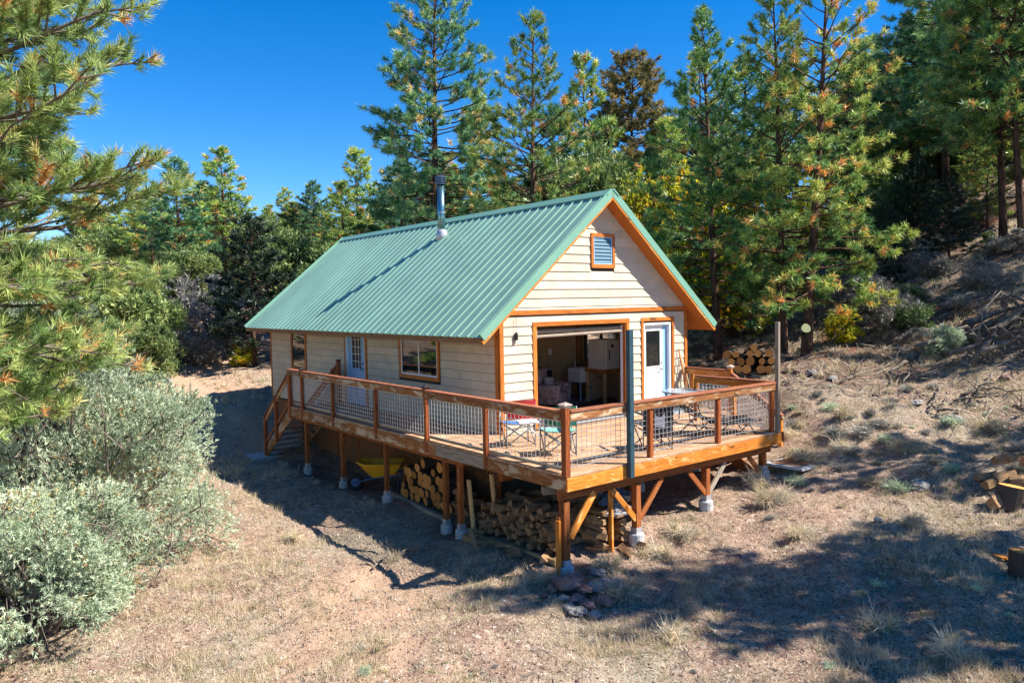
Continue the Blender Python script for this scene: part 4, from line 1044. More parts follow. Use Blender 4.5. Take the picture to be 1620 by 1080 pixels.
# rocks near the deck corner
rc = ground_at(928, 955)
rocks = [(900,932,.25,'largest dark reddish slab in the rock heap below the deck corner','rockp'),(942,930,.17,'upright oval grey stone in the rock heap','rockg'),(958,922,.15,'dark tapered stone behind the oval one in the rock heap','rockg'),(958,950,.16,'flat pink stone at the right side of the rock heap','rockp'),
         (893,945,.10,'small pale round stone at the left side of the rock heap','rockg'),(912,948,.14,'reddish stone below the big slab in the rock heap','rockp'),(930,958,.13,'rusty stone at the front centre of the rock heap','rockp'),(915,968,.14,'mossy blue-grey stone at the front of the rock heap','rockg'),
         (900,962,.12,'dark flat stone at the lower left of the rock heap','rockg'),(925,940,.12,'small stone in the middle of the rock heap','rockp'),(876,930,.14,'sunlit pink stone left of the rock heap','rockp'),(946,905,.13,'white sunlit stone at the back of the rock heap','rockg'),(905,912,.12,'pale flat stone at the back left of the rock heap','rockp'),(940,972,.10,'small stone at the lower right of the rock heap','rockg')]
for k, (px, py, s, lab, mt) in enumerate(rocks):
    p = ground_at(px, py+6); tag(lump('rock', p+Vector((0,0,s*.35+(.08 if k in (0,9) else 0))), s, s*.8, s*.45, M[mt], 20+k, .45, 2.2, 12, rot=k*1.3), lab, 'rock')
for k, (px, py, s, lab, mt) in enumerate([(1455,775,.22,'grey flat rock in the shaded grass right of the deck','rockg'),(1390,825,.10,'small pale rock in the shaded grass in front of the flat rock','rockg'),(265,605,.22,'white rock beside the dirt road at the left','rockg'),(1238,640+40,.2,'pale rock just right of the tall pole at the slope foot','rockg'),
        (1285,592,.18,'blue-grey rock under the pines behind the tall pole','rockg'),(1262,590,.15,'pinkish rock beside the pine trunk behind the tall pole','rockp'),(1318,600,.14,'grey rock right of the disc pine on the slope','rockg'),(862,835+110,.08,'tiny pink stone in the grass left of the rock heap','rockp'),(1508,665,.17,'half-buried pale rock on the sunny slope at the right','rockg'),(1450,640,.15,'weathered stone on the sunny slope below the fallen branch','rockg'),(1590,600,.16,'stone below the brush heap at the right edge','rockp')]):
    p = ground_at(px, py); tag(lump('rock', p+Vector((0,0,s*.2)), s, s*.75, s*.5, M[mt], 60+k, .3, 1.3, 12, rot=k), lab, 'rock')
# woodpile, stump and scraps at the right edge
G4 = 'chopped logs piled at the right edge'
for k, (px, py, r, z) in enumerate([(1578,795,.16,.15),(1600,790,.15,.15),(1622,792,.16,.15),(1570,765,.14,.14),(1592,762,.15,.16),(1615,764,.15,.15),(1588,748,.12,.38),(1608,746,.13,.38),(1560,752,.11,.10),(1630,750,.15,.4)]):
    p = ground_at(px, py+8)
    put_log('split_log', splits[k] , p+Vector((0,0,z*.8)), (rnd.uniform(.5,1),rnd.uniform(-1,0),.15), r*.85, .36, 'grey chopped log in the shaded woodpile at the right edge', 'firewood', G4)
p = ground_at(1600, 800); put_log('stump', logs[2], p+Vector((.0,.0,.12)), (0.15,-.1,1), .21, .40, 'squat sawn stump standing in front of the woodpile at the right edge', 'stump', None)
p = ground_at(1618, 915); put_log('stump', logs[4], p+Vector((0,0,.12)), (.05,0,1), .17, .50, 'reddish stump cut off by the right edge of the lawn', 'stump', None)
for k, (a, b, lab) in enumerate([((1575,882),(1590,890),'orange-brown bark scrap left of the reddish stump'),((1592,888),(1606,896),'second bark scrap lying against the reddish stump')]):
    p0, p1 = ground_at(*a), ground_at(*b); tag(beam('bark_scrap', p0+Vector((0,0,.03)), p1+Vector((0,0,.06)), .09, .02, M['golden']), lab, 'bark')
# fallen branch and the brush heap
def branch_obj(name, pts, r0, r1, mt, label, cat, group=None, twigs=0, seed=1, lift=.06):
    R = random.Random(seed); P = []
    for px, py, dz in pts:
        g = ground_at(px, py); P.append(g+Vector((0,0,lift+dz)))
    Q = [P[0]]
    for a, b in zip(P[:-1], P[1:]):
        for t_ in (.33,.66,1): Q.append(a.lerp(b, t_)+Vector((R.gauss(0,.035),R.gauss(0,.035),R.gauss(0,.02))))
    n = len(Q); m = MB(); m.tube(Q, [r0+(r1-r0)*i/(n-1) for i in range(n)], 7)
    for k in range(twigs):
        i = R.randrange(1, n-1); d = (Q[i+1]-Q[i]).normalized(); s = Vector((R.gauss(0,.6),R.gauss(0,.6),abs(R.gauss(0,.4))))
        q = Q[i]+(d+s).normalized()*R.uniform(.25,.7); m.tube([Q[i], Q[i].lerp(q,.5)+Vector((0,0,.04)), q], [r1*.8+.008,.012,.004], 5)
    return tag(m.build(name, mt, smooth=True), label, cat, group)
branch_obj('fallen_branch', [(1525,528,.15),(1480,545,.10),(1440,575,.05),(1412,592,.04),(1402,612,0)], .085, .02, M['log2'], 'long weathered grey branch lying down the sunny slope from the brush heap', 'branch', None, 9, 3)
branch_obj('fallen_branch', [(1570,525,.2),(1535,535,.12),(1500,558,.03)], .07, .02, M['log2'], 'shorter grey branch lying beside the long one below the brush heap', 'branch', None, 4, 4)
branch_obj('fallen_branch', [(1568,600,.04),(1550,625,.06),(1530,650,.02)], .03, .01, M['log2'], 'forked pale stick standing out of the grass on the sunny slope', 'branch', None, 5, 6)
branch_obj('fallen_branch', [(1490,615,.02),(1480,640,.12),(1478,655,.02)], .03, .012, M['log2'], 'short bleached stick left of the forked one on the sunny slope', 'branch', None, 3, 7)
branch_obj('fallen_branch', [(1330,700-90,.02),(1400,585,.04),(1440,560,.03)], .03, .012, M['log2'], 'thin stick along the shadow edge under the pines', 'branch', None, 6, 8)
branch_obj('fallen_branch', [(1500,345,.1),(1530,330,.1),(1610,318,.1)], .12, .05, M['log2'], 'dark fallen trunk on the upper slope between the pines at the right', 'log', None, 5, 9)
branch_obj('fallen_branch', [(590,905,.0),(620,885,.02),(655,880,0)], .018, .008, M['log2'], 'thin dead stick in the grass near the railing shadow', 'branch', None, 4, 12)
R = random.Random(78)
for k in range(26):
    x = R.uniform(1370,1625); y = R.uniform(430,660); L_ = R.uniform(14,60); a_ = R.uniform(-.9,.7)
    branch_obj('dead_stick', [(x,y,.02),(x+L_*.5*math.cos(a_),y+L_*.5*math.sin(a_)*.6,R.uniform(.03,.2)),(x+L_*math.cos(a_),y+L_*math.sin(a_)*.6,.02)], R.uniform(.02,.05), .01, M['log2'],
               'weathered dead stick lying among others on the slope at the right', 'branch', 'dead sticks strewn over the right slope', R.randrange(1,5), 300+k)
R = random.Random(77)
for k in range(16):
    x = R.uniform(1520,1640); y = R.uniform(505,568)
    branch_obj('dead_branch', [(x-R.uniform(40,80),y+R.uniform(-6,28),R.uniform(0,.5)),(x,y,R.uniform(.2,.7)),(x+R.uniform(30,80),y+R.uniform(-5,25),R.uniform(0,.5))], R.uniform(.05,.11), .02, M['log2' if k%2 else 'barkg'],
               'dead grey branch tangled in the brush heap on the slope at the right', 'branch', 'dead branches in the brush heap', 5, 100+k)

# ------------------------------------------------------------------ vegetation
def unit(v): return v/np.maximum(np.linalg.norm(v, axis=-1, keepdims=True), 1e-9)
def needles(pos, dirs, rng, n, ln, wd, spread=1.0, back=.5, tint=None):
    """n thin triangles round each shoot"""
    m = len(pos)
    P = np.repeat(pos, n, 0); Dn = np.repeat(dirs, n, 0)
    rv = unit(rng.normal(size=(m*n,3)))
    d = unit(Dn*.75+rv*spread)
    ln_ = (ln if np.isscalar(ln) else np.repeat(ln, n))
    l = (ln_*rng.uniform(.75,1.1,m*n))[:,None]
    base = P - Dn*(rng.uniform(0,back,m*n)[:,None])*(ln if np.isscalar(ln) else ln_[:,None])
    side = unit(np.cross(d, unit(rng.normal(size=(m*n,3)))))*(wd/2)
    V = np.stack([base-side, base+side, base+d*l], 1).reshape(-1,3)
    F = np.arange(len(V)).reshape(-1,3)
    t = np.repeat(np.repeat(tint, n)+rng.normal(0,.05,m*n), 3)
    return V, F, np.clip(t,0,1)
def sticks(segs, n=3):
    """segs: array of (p0, p1, r0, r1) rows -> prisms"""
    S_ = np.array(segs); p0 = S_[:,0:3]; p1 = S_[:,3:6]; r0 = S_[:,6]; r1 = S_[:,7]
    d = unit(p1-p0); h = np.where(np.abs(d[:,2:3])<.9, np.array([[0,0,1.]]), np.array([[1.,0,0]]))
    u = unit(np.cross(d, h)); v = np.cross(d, u); m = len(S_)
    V = np.zeros((m,2*n,3))
    for k in range(n):
        a = 2*PI*k/n; o = u*math.cos(a)+v*math.sin(a)
        V[:,k] = p0+o*r0[:,None]; V[:,n+k] = p1+o*r1[:,None]
    F = []
    b = np.arange(m)*2*n
    for k in range(n):
        k2 = (k+1)%n; F.append(np.stack([b+k,b+k2,b+n+k2,b+n+k],-1))
    return V.reshape(-1,3), np.concatenate(F,0)
def pine_data(seed, H, R, hb, nbr, ln, nn, wd, spread=.85, droop=-.1, rise=.9, tr=.02, dens=1.0, brown=.04, lean=(0,0), clump=1.0, shape=.75, sub=.30, bare=.25, tl=0.0):
    """ponderosa: trunk, ascending/spreading limbs, side shoots with bottle-brush tufts"""
    rng = np.random.default_rng(seed)
    def trunk_pt(h):
        u = h/H; return np.array([lean[0]*u+.10*math.sin(u*5+seed)*u, lean[1]*u+.08*math.cos(u*4+seed)*u, h])
    tv = MB(); K = 14
    tv.tube([trunk_pt(H*k/K)-(np.array([0,0,.5]) if k == 0 else 0) for k in range(K+1)], [max(.012, tr*H*(1-(k/K))**.8*(1.25 if k == 0 else 1)) for k in range(K+1)], 10)
    segs = []; tp = []; td = []; tt = []
    up = np.array([0,0,1.])
    for i in range(nbr):
        t = ((i+rng.uniform(0,.6))/nbr)
        if rng.random() < .05: continue
        h = hb+(H*.985-hb)*t; az = i*2.399+rng.normal(0,.35)
        prof = (1-t)**shape*(.72+.28*min(1, t*5))
        Lb = R*prof*rng.uniform(.65,1.12)+.12
        el = droop+(rise-droop)*t**1.3+rng.normal(0,.10)
        hd = np.array([math.cos(az), math.sin(az), 0]); p0 = trunk_pt(h)
        r0 = .012+.011*Lb; ns = 6; pts = []
        cur = rng.uniform(.02,.16); wig = rng.normal(0,.05,(ns+1,3))
        for k in range(ns+1):
            s = k/ns; pts.append(p0+hd*(Lb*s*math.cos(el))+up*(Lb*s*math.sin(el)+cur*Lb*s*s)+wig[k]*Lb*.5*s)
        for k in range(ns): segs.append([*pts[k],*pts[k+1],r0*(1-.8*k/ns),r0*(1-.8*(k+1)/ns)])
        sd = np.array([-hd[1],hd[0],0]); step = sub/max(Lb,.3)/dens
        s = bare if Lb > .8 else .1
        while s < 1.0:
            j = min(ns-1, int(s*ns)); f = s*ns-j; p = pts[j]*(1-f)+pts[j+1]*f; bd = unit(pts[j+1]-pts[j])
            for side in (-1, 1):
                if rng.random() < (.22 if s > .5 else .45): continue
                l2 = (.40*Lb*(1-s)**.8+.14)*rng.uniform(.6,1.15)
                d2 = unit(bd*rng.uniform(.5,1.0)+sd*side*rng.uniform(.5,1.0)+up*rng.uniform(-.15,.45))
                q = p+d2*l2; segs.append([*p,*q,r0*.35,r0*.15])
                nt_ = max(1, int(l2/(ln*1.25)/clump))
                dead = 1.0 if rng.random() < brown else 0
                for z in range(nt_):
                    w_ = 1-z/(nt_)*.5; 
                    tp.append(p+d2*l2*w_+rng.normal(0,.02,3)); td.append(unit(d2+up*.35)); 
                    tt.append(.95 if (dead or rng.random() < brown*.8) else min(.88, max(0,.42+.22*rng.normal()+.16*(s-.5)+tl)))  # tufts lighten towards branch tips, bright highlights put into the tint
                if l2 > .5:
                    for _ in range(int(l2/.28)):
                        w_ = rng.uniform(.55,1.0); d3 = unit(d2+rng.normal(0,.7,3)+up*.2); q3 = p+d2*l2*w_; e3 = q3+d3*l2*.35
                        segs.append([*q3,*e3,r0*.2,r0*.1]); tp.append(e3); td.append(unit(d3+up*.3)); tt.append(.95 if rng.random() < brown else min(.88,max(0,.45+.2*rng.normal()+tl)))
            s += step*rng.uniform(.7,1.3)
        tp.append(pts[-1]); td.append(unit(pts[-1]-pts[-2]+up*.2)); tt.append(.6+tl)
    tp.append(trunk_pt(H)); td.append(up); tt.append(.6+tl)
    V, F, T_ = needles(np.array(tp), np.array(td), rng, nn, ln, wd, spread=spread, back=.9, tint=np.array(tt))
    return tv, sticks(segs), (V, F, T_)
def pine(name, base, data, label, cat='pine tree', group=None, mat='needle', rz=0.0, sc=1.0, bark_='bark'):
    tv, (sv, sf), (V, F, T_) = data
    root = empty(name, base, rz, label, cat, group); root.scale = (sc,sc,sc)
    for nm, me in (('trunk', tv.mesh('trunk', M[bark_], True)), ('branches', arr_mesh('branches', sv, sf, M[bark_])), ('crown', arr_mesh('crown', V, F, M[mat], tint=T_))):
        o = bpy.data.objects.new(nm, me); COL.objects.link(o); o.parent = root
    reg(root)
    return root
def copy_at(src, base, rz, sc, label, group=None, sz=None):
    c = src.copy(); COL.objects.link(c); c.location = base; c.rotation_euler = (0,0,rz); c.scale = (sc,sc,sz or sc); c['label'] = label
    if group: c['group'] = group
    for ch in src.children: d = ch.copy(); COL.objects.link(d); d.parent = c
    return c
def root_of(px, d):
    """ground point under image column px at distance d"""
    p = at(px, 480, d); return Vector((p.x, p.y, gz(p.x, p.y)-.05))
def height_to(px, d, ytop):
    b = root_of(px, d); return at(px, ytop, d).z-b.z

PG = 'pines crowded on the slope behind the cabin'
# tall pines standing near the cabin: each its own shape
def big(px_base, d, px_top, ytop, seed, label, R, hb, mat='needle', nbr=70, **kw):
    b = root_of(px_base, d); tp = at(px_top, ytop, d); H = tp.z-b.z
    kw.setdefault('ln', .24); kw['ln'] *= .86; kw.setdefault('nn', 30); kw.setdefault('wd', .031); kw.setdefault('dens', 1.15); kw.setdefault('clump', .7); kw.setdefault('spread', .95)
    return pine('pine_tree', b, pine_data(seed, H, R, hb*H, nbr, lean=(tp.x-b.x, tp.y-b.y), **kw), label, mat=mat)
t1 = big(684, 33, 690, -45, 1, 'very tall dark pine whose trunk rises just behind the flue pipe', 3.7, .2, 'needled', 135, tr=.0135, droop=-.25, rise=.7, brown=.05, shape=.36, sub=.34, ln=.30, bare=.35)
t2 = big(842, 29, 845, 15, 2, 'tall open pine standing behind the middle of the green roof', 4.0, .12, 'needle', 100, tr=.012, droop=.0, rise=.8, brown=.04, shape=.7, ln=.27, sub=.36, bare=.4)
t5 = big(1137, 24.5, 1108, 14, 5, 'dark green conical pine just right of the cabin gable', 3.5, .10, 'needle', 92, tr=.0125, droop=.0, rise=1.05, brown=.01, shape=.72, ln=.25, sub=.32, tl=-.16, bare=.35)
t6 = big(1240, 22.5, 1222, -30, 6, 'tall slim pine behind the tall pole, second from the gable', 2.8, .16, 'needle', 96, tr=.0125, droop=-.1, rise=1.0, brown=.02, shape=.6, ln=.24, sub=.32, tl=-.08, bare=.35)
t7 = big(1275, 21.5, 1312, -75, 7, 'broad pine with rusty inner needles and a pale disc on its trunk', 3.3, .12, 'needle', 88, tr=.0135, droop=-.15, rise=.9, brown=.06, shape=.62, ln=.24, sub=.34, tl=.17, bare=.4, dens=1.1)
t4 = big(1000, 52, 1000, 80, 4, 'rusty brown pine far behind the roof peak', 4.6, .25, 'needleb', 120, tr=.013, droop=-.1, rise=.5, brown=.05, shape=.5, ln=.36, sub=.36, nn=24, wd=.055, tl=.1)
t9 = big(1586, 27, 1568, -160, 9, 'pine with bare lower trunk standing on the slope near the right edge', 3.6, .30, 'needled', 105, tr=.0115, droop=-.15, rise=.8, brown=.02, shape=.5, ln=.26, tl=.1)
t8 = big(1496, 34, 1480, -140, 8, 'dark blue-green pine with twin-looking trunk on the upper right slope', 4.2, .26, 'needled', 120, tr=.014, droop=-.1, rise=.8, brown=.03, shape=.5, ln=.30, sub=.38)
t10 = big(1616, 25, 1588, -120, 10, 'rightmost dark trunk pine cut by the right edge', 3.4, .33, 'needle', 100, tr=.012, droop=-.15, rise=.8, brown=.03, shape=.5, ln=.26, tl=-.05)
# disc on the trunk
dp = at(1275,519,20.9); tag(put_log('round_disc', logs[0], dp, -FW, .125, .03, 'pale yellow-green disc fixed to the trunk of the rusty pine', 'disc', None, roll=0), None)
bpy.data.objects['round_disc'].data = bpy.data.objects['round_disc'].data.copy(); bpy.data.objects['round_disc'].data.materials[0] = M['cream']
# the pine leaning in from the left, needles close to the camera
bL = at(-175, 500, 9.3); bL = Vector((bL.x, bL.y, gz(bL.x, bL.y)-.1))
near = pine('pine_tree', bL, pine_data(21, 14, 3.95, 3.15, 235, .17, 42, .0130, spread=.66, droop=-.06, rise=.75, tr=.011, dens=1.35, brown=.025, clump=.8, shape=.5, sub=.24, bare=.28, tl=.06), 'near pine reaching in from the left edge with long loose needles', mat='needlen', bark_='barkg')
# prototypes for the wooded background
protos = []
for k, (s, mt, H, R_, hb) in enumerate([(31,'needle',9,2.1,1.4),(32,'needled',10,2.2,2.4),(33,'needlek',8,2.2,1.3),(34,'needle',11,2.5,3.0)]):
    protos.append((pine_data(s, H, R_*1.15, hb, 72, .30, 20, .055, droop=-.05, rise=.7, tr=.014, brown=.03, shape=.6, sub=.36, dens=1.2, clump=.8, tl=(.05,-.05,0,.1)[k]), mt, H))
used = [None]*4
def bgpine(k, px, d, ytop, label, group=None, rz=0.0, wide=1.0):
    b = root_of(px, d); H = max(3.0, at(px, ytop, d).z-b.z); sz = H/protos[k][2]; sx = min(sz*1.15, .75+.35*sz)*wide
    if used[k] is None:
        used[k] = pine('pine_tree', b, protos[k][0], label, mat=protos[k][1]); o = used[k]; o.rotation_euler = (0,0,rz); o.scale = (sx,sx,sz)
        if group: o['group'] = group
        return o
    return copy_at(used[k], b, rz, sx, label, group, sz)
named = [(2,400,31,345,'very dark pine standing by the dirt road at the far end of the cabin',1.15),(1,288,40,252,'pine with a bare reddish trunk left of the round-topped pair',1.25),(0,358,44,238,'round-topped pine, taller of the pair above the dirt road',1.2),
         (0,570,45,237,'pine rising above the ridge just left of the tallest trunk',1.0),(1,500,50,288,'bluish pine top above the roof ridge at its left end',1.1),(3,455,54,298,'pale pine top left of the bluish one above the roof',1.0),
         (0,430,52,325,'small pine top in the gap left of the roof ridge',.9),(0,930,44,95,'slender pine top between the open pine and the rusty one',1.0),(1,880,40,170,'bushy pine directly behind the right half of the roof',1.25),
         (3,1340,36,120,'pine behind the rusty-needled one on the slope',1.2),(1,1180,42,95,'dark pine between the two conical ones, farther up the slope',1.2),(0,1060,46,190,'olive pine behind the gable peak, farther back',1.2),
         (3,760,42,160,'yellowish pine between the two tall ones behind the roof',1.1),(0,545,40,290,'low olive pine at the left end of the roof ridge',1.1),(1,640,40,250,'bushy pine at the left foot of the tallest pine',1.1),
         (2,330,52,290,'dark pine seen between the pair above the road',1.2),(0,245,46,300,'green pine behind the needles of the near pine',1.2)]
for k, px, d, yt, lab, wd_ in named: bgpine(k, px, d, yt, lab, None, px*.37, wd_)
R = random.Random(5)
bgl = 'green pine among those crowded on the slope behind the cabin'
for k in range(58):
    px = R.uniform(170,1660); d = R.uniform(46,95)
    if px < 330 or px < 640 and px > 380: yt = R.uniform(318,345)
    elif px < 400: yt = R.uniform(285,330)
    elif px < 1050: yt = R.uniform(235,300)
    elif px < 1380 or px > 1430: yt = R.uniform(70,200)
    else: yt = R.uniform(180,230)
    bgpine(R.choice([0,1,1,3,2]), px, d, yt, bgl, PG, R.uniform(0,6), 1.2)
for k in range(34):
    px = R.uniform(1350,1680); d = R.uniform(38,66)
    bgpine(R.choice([0,3,1]), px, d, R.uniform(-20,150) if px > 1440 or px < 1375 else R.uniform(150,230), bgl, PG, R.uniform(0,6), 1.3)
for k in range(26):
    px = R.uniform(130,520); d = R.uniform(48,80)
    bgpine(R.choice([0,2,3]), px, d, R.uniform(318,370), bgl, PG, R.uniform(0,6), 1.6)
for px, d, yt in [(1400,42,130),(1440,38,60),(1530,40,-60),(1560,46,-20),(1640,36,-80),(1660,30,-60),(1370,48,170),(1620,52,60),(1460,54,110)]: bgpine(R.choice([0,1,3]), px, d, yt, bgl, PG, R.uniform(0,6), 1.1)
# pines outside the frame at the right, whose shade falls across the lawn
def off(x, y, H, k, lab, rz):
    sz = H/protos[k][2]; copy_at(used[k], Vector((x,y,gz(x,y)-.05)), rz, sz*.72, lab, 'pines right of the view shading the lawn', sz)
for x, y, H, k in [(9.9,-9.9,9.5,3),(6.6,-12.4,12.5,3),(5.6,-12.1,12.5,1),(18.2,-9.2,9,1),(20.5,-8,9,0),(23.5,-9.5,11,3),(27,-8.5,11,1),(16.4,-10.2,8.5,3)]: off(x, y, H, k, 'pine standing beyond the right edge, shading the lawn', x)

# pines standing left of the view and beyond the junipers; they close the wood there and show in the side windows
for k, (x, y, H) in enumerate([(-8.2,13.5,7.5),(-11,17,9),(-14,21.5,10),(-9.2,20,8),(-6.8,24.5,9),(-5.6,19.5,5),(-13,12.5,8),(-17,16,10)]):
    q = k % 4; szz = H/protos[q][2]; copy_at(used[q], Vector((x,y,gz(x,y)-.05)), k*1.3, szz, 'pine standing in the wood behind the near pine at the left edge', 'pines behind the near pine at the left edge', szz)
# shrubs
def bush_data(seed, R, H, nlobe, ncl, nleaf, ll, lw, shape='dome', out=.5, tint0=.5, tvar=.2, stick_r=.03, lobe_r=.42, inner=.35):
    rng = np.random.default_rng(seed); segs = []; C_ = []; 
    for i in range(nlobe):
        a = rng.uniform(0,2*PI); rr = R*math.sqrt(rng.uniform(0,1))*.78; zz_ = rng.uniform(.12,.95)
        if shape == 'dome': hz = H*zz_*math.sqrt(max(.05,1-(rr/R)**2))
        elif shape == 'cone': rr = rr*(1-zz_*.75); hz = H*zz_
        else: hz = H*zz_
        c = np.array([rr*math.cos(a), rr*math.sin(a), hz]); C_.append(c)
        mid = c*np.array([.45,.45,.5])+rng.normal(0,.08*R,3); mid[2] = abs(mid[2])
        segs.append([0,0,-.1,*mid,stick_r,stick_r*.6]); segs.append([*mid,*c,stick_r*.6,stick_r*.3])
        for _ in range(4):
            e = c+unit(rng.normal(size=3)+np.array([0,0,.4]))*R*lobe_r*.8; segs.append([*c,*e,stick_r*.3,stick_r*.1])
    C_ = np.array(C_); wgt = rng.uniform(.25,1,nlobe); li = rng.choice(nlobe, ncl, p=wgt/wgt.sum()); lr = rng.uniform(.6,1.25,nlobe)
    dv = unit(rng.normal(size=(ncl,3))+np.array([0,0,.35])); rad = lr[li]*R*lobe_r*(inner+(1-inner)*rng.uniform(0,1,ncl)**.4)*rng.uniform(.75,1.15,ncl)
    pos = C_[li]+dv*rad[:,None]*np.array([1,1,.85]); pos[:,2] = np.maximum(pos[:,2], .03)
    keep = fbm(pos[:,0]*2.2/R*1.6+pos[:,2]*1.3, pos[:,1]*2.2/R*1.6-pos[:,2]*1.1, seed, 3) > .45
    pos = pos[keep]; dv = dv[keep]; li = li[keep]; ncl = len(pos)
    od = unit(pos-np.array([0,0,H*.35])); dirs = unit(dv*out+od*.6+np.array([0,0,.25])+rng.normal(0,.25,(ncl,3)))
    lt_ = rng.normal(0,.17,nlobe)
    tt = np.clip(tint0+lt_[li]+rng.normal(0,tvar*.6,ncl)+np.where(rng.random(ncl)<.03,.4,0),0,1)
    V, F, T_ = needles(pos, dirs, rng, nleaf, ll, lw, spread=.75, back=1.2, tint=tt)
    return sticks(segs, 5), (V, F, T_)
def bush(name, base, data, label, cat, group=None, mat='juniper', stem='barkg', rz=0.0, sc=(1,1,1)):
    (sv, sf), (V, F, T_) = data
    root = empty(name, base, rz, label, cat, group); root.scale = sc
    for nm, me in (('stems', arr_mesh('stems', sv, sf, M[stem])), ('foliage', arr_mesh('foliage', V, F, M[mat], tint=T_))):
        o = bpy.data.objects.new(nm, me); COL.objects.link(o); o.parent = root
    return root
def gpt(px, d, dz=0): p = root_of(px, d); p.z += dz; return p
jd = bush_data(41, 2.9, 3.9, 110, 30000, 11, .062, .0135, 'dome', tint0=.5, tvar=.35, stick_r=.04, lobe_r=.23)
bush('juniper_bush', gpt(75, 12.2), jd, 'big silvery juniper bush filling the left side beside the lawn', 'juniper', sc=(1.0,1.0,1.16))
jd2 = bush_data(42, 1.75, 2.3, 60, 15000, 11, .058, .0125, 'dome', tint0=.48, tvar=.35, stick_r=.03, lobe_r=.26)
bush('juniper_bush', gpt(20, 9.9), jd2, 'lower silvery juniper bush at the bottom left corner', 'juniper')
bush('juniper_bush', gpt(180, 15.2), bush_data(43, 1.9, 3.3, 44, 9000, 10, .075, .017, 'dome', tint0=.52, lobe_r=.33), 'silvery juniper rising behind the big one toward the road', 'juniper')
bush('juniper_bush', gpt(70, 17.5), bush_data(44, 1.8, 4.9, 34, 5000, 8, .12, .03, 'tall', tint0=.55, lobe_r=.36), 'tall pale juniper seen through the near pine needles', 'juniper')
jg = bush_data(45, 1.5, 2.4, 26, 3800, 8, .15, .045, 'dome', tint0=.5, lobe_r=.36)
g_j = bush('juniper_bush', gpt(240, 29), jg, 'bright green juniper bush above the dirt road at the left', 'juniper', mat='jungreen', sc=(.95,.95,.95))
def bcopy(src, px, d, sc, rz, label, group=None, mat=None):
    c = copy_at(src, gpt(px, d), rz, sc[0], label, group, sc[1])
    return c
bcopy(g_j, 205, 30, (1.5,1.6), 1.0, 'darker green juniper left of the bright one above the road'); bcopy(g_j, 300, 38, (1.3,1.3), 2.0, 'small green juniper at the foot of the bare reddish trunk')
bcopy(g_j, 612, 36, (1.7,1.9), 3.0, 'round green juniper showing over the roof left of the flue'); bcopy(g_j, 540, 38, (1.6,1.6), 4.0, 'green juniper above the far end of the roof ridge')
bcopy(g_j, 470, 40, (1.7,1.7), 5.0, 'green juniper beyond the far corner of the roof'); bcopy(g_j, 735, 34, (1.6,2.0), 5.5, 'green juniper just right of the flue pipe')
bcopy(g_j, 925, 38, (2.4,2.9), .6, 'large olive juniper behind the roof near its peak'); bcopy(g_j, 830, 37, (1.8,2.2), 1.8, 'green juniper behind the middle of the roof'); bcopy(g_j, 420, 44, (1.8,1.8), 2.7, 'green juniper behind the dark pine by the road')
gb = bush_data(46, 1.3, 1.9, 24, 2200, 7, .16, .03, 'dome', tint0=.5, lobe_r=.4, inner=.1)
g_b = bush('grey_bush', gpt(335, 34), gb, 'leafless grey bush beside the bend of the dirt road', 'bush', mat='greybush', sc=(1.5,1.5,1.6))
bcopy(g_b, 372, 33, (.9,.9), 1.1, 'smaller grey bush next to the dark pine by the road'); bcopy(g_b, 300, 31, (1.0,.7), 2.2, 'low grey bush on the road bank below the juniper')
bcopy(g_b, 1405, 22.5, (.8,.9), .4, 'bare tangled bush in the shade left of the light green shrub'); bcopy(g_b, 1350, 25, (.9,.8), 2.4, 'bare tangled bush in the shade under the rusty pine'); bcopy(g_b, 640, 33, (1.2,1.4), 3.3, 'grey bush peeping over the roof ridge left of the flue')
bcopy(g_j, 1420, 46, (1.7,1.8), .2, 'green juniper on the ridge between the rusty pine and the twin-looking trunk'); bcopy(g_j, 1540, 42, (1.5,1.6), 1.2, 'green juniper between the two bare trunks at the upper right'); bcopy(g_j, 1635, 40, (1.6,1.9), 2.2, 'green juniper at the upper right edge of the slope')
for px, d, sc_, lab in [(1390,30,(.9,.8),'low green juniper in the shade right of the rusty pine'),(1440,33,(1.1,1.0),'green juniper left of the twin-looking trunk'),(1535,38,(1.0,1.2),'round juniper between trunks on the upper right slope'),(1470,44,(1.8,2.2),'big dark juniper behind the twin-looking trunk'),(1600,44,(1.7,2.4),'big dark juniper behind the rightmost trunks'),(1345,30,(.9,1.2),'green juniper behind the lower boughs of the rusty pine'),(1380,40,(1.8,2.4),'tall juniper above the shaded slope behind the rusty pine')]:
    bcopy(g_j, px, d, sc_, px*.3, lab)
for px, d, s_, lab in [(1420,27,.8,'grey twiggy bush on the shaded slope above the two shrubs'),(1530,30,.7,'grey twiggy bush left of the bare-trunked pine'),(1480,26,.6,'grey twiggy bush above the light green shrub'),(1560,23,.6,'pale dead bush above the brush heap'),(1340,27,1.0,'grey twiggy bush deep under the rusty pine'),(1300,29,1.1,'grey twiggy bush behind the disc pine'),(1200,30,1.2,'grey twiggy bush between the two conical pines')]:
    bcopy(g_b, px, d, (s_,s_*.8), px*.7, lab)
for px, d, sc_, lab in [(150,46,(1.6,1.5),'round green juniper on the rise behind the near pine, leftmost'),(205,50,(1.7,1.5),'round green juniper on the rise behind the near pine, second from the left'),(262,52,(1.5,1.4),'round green juniper on the rise left of the bare reddish trunk'),(330,54,(1.7,1.6),'round green juniper far behind between the pair of pines')]: bcopy(g_j, px, d, sc_, px*.3, lab)
Rs = random.Random(61)
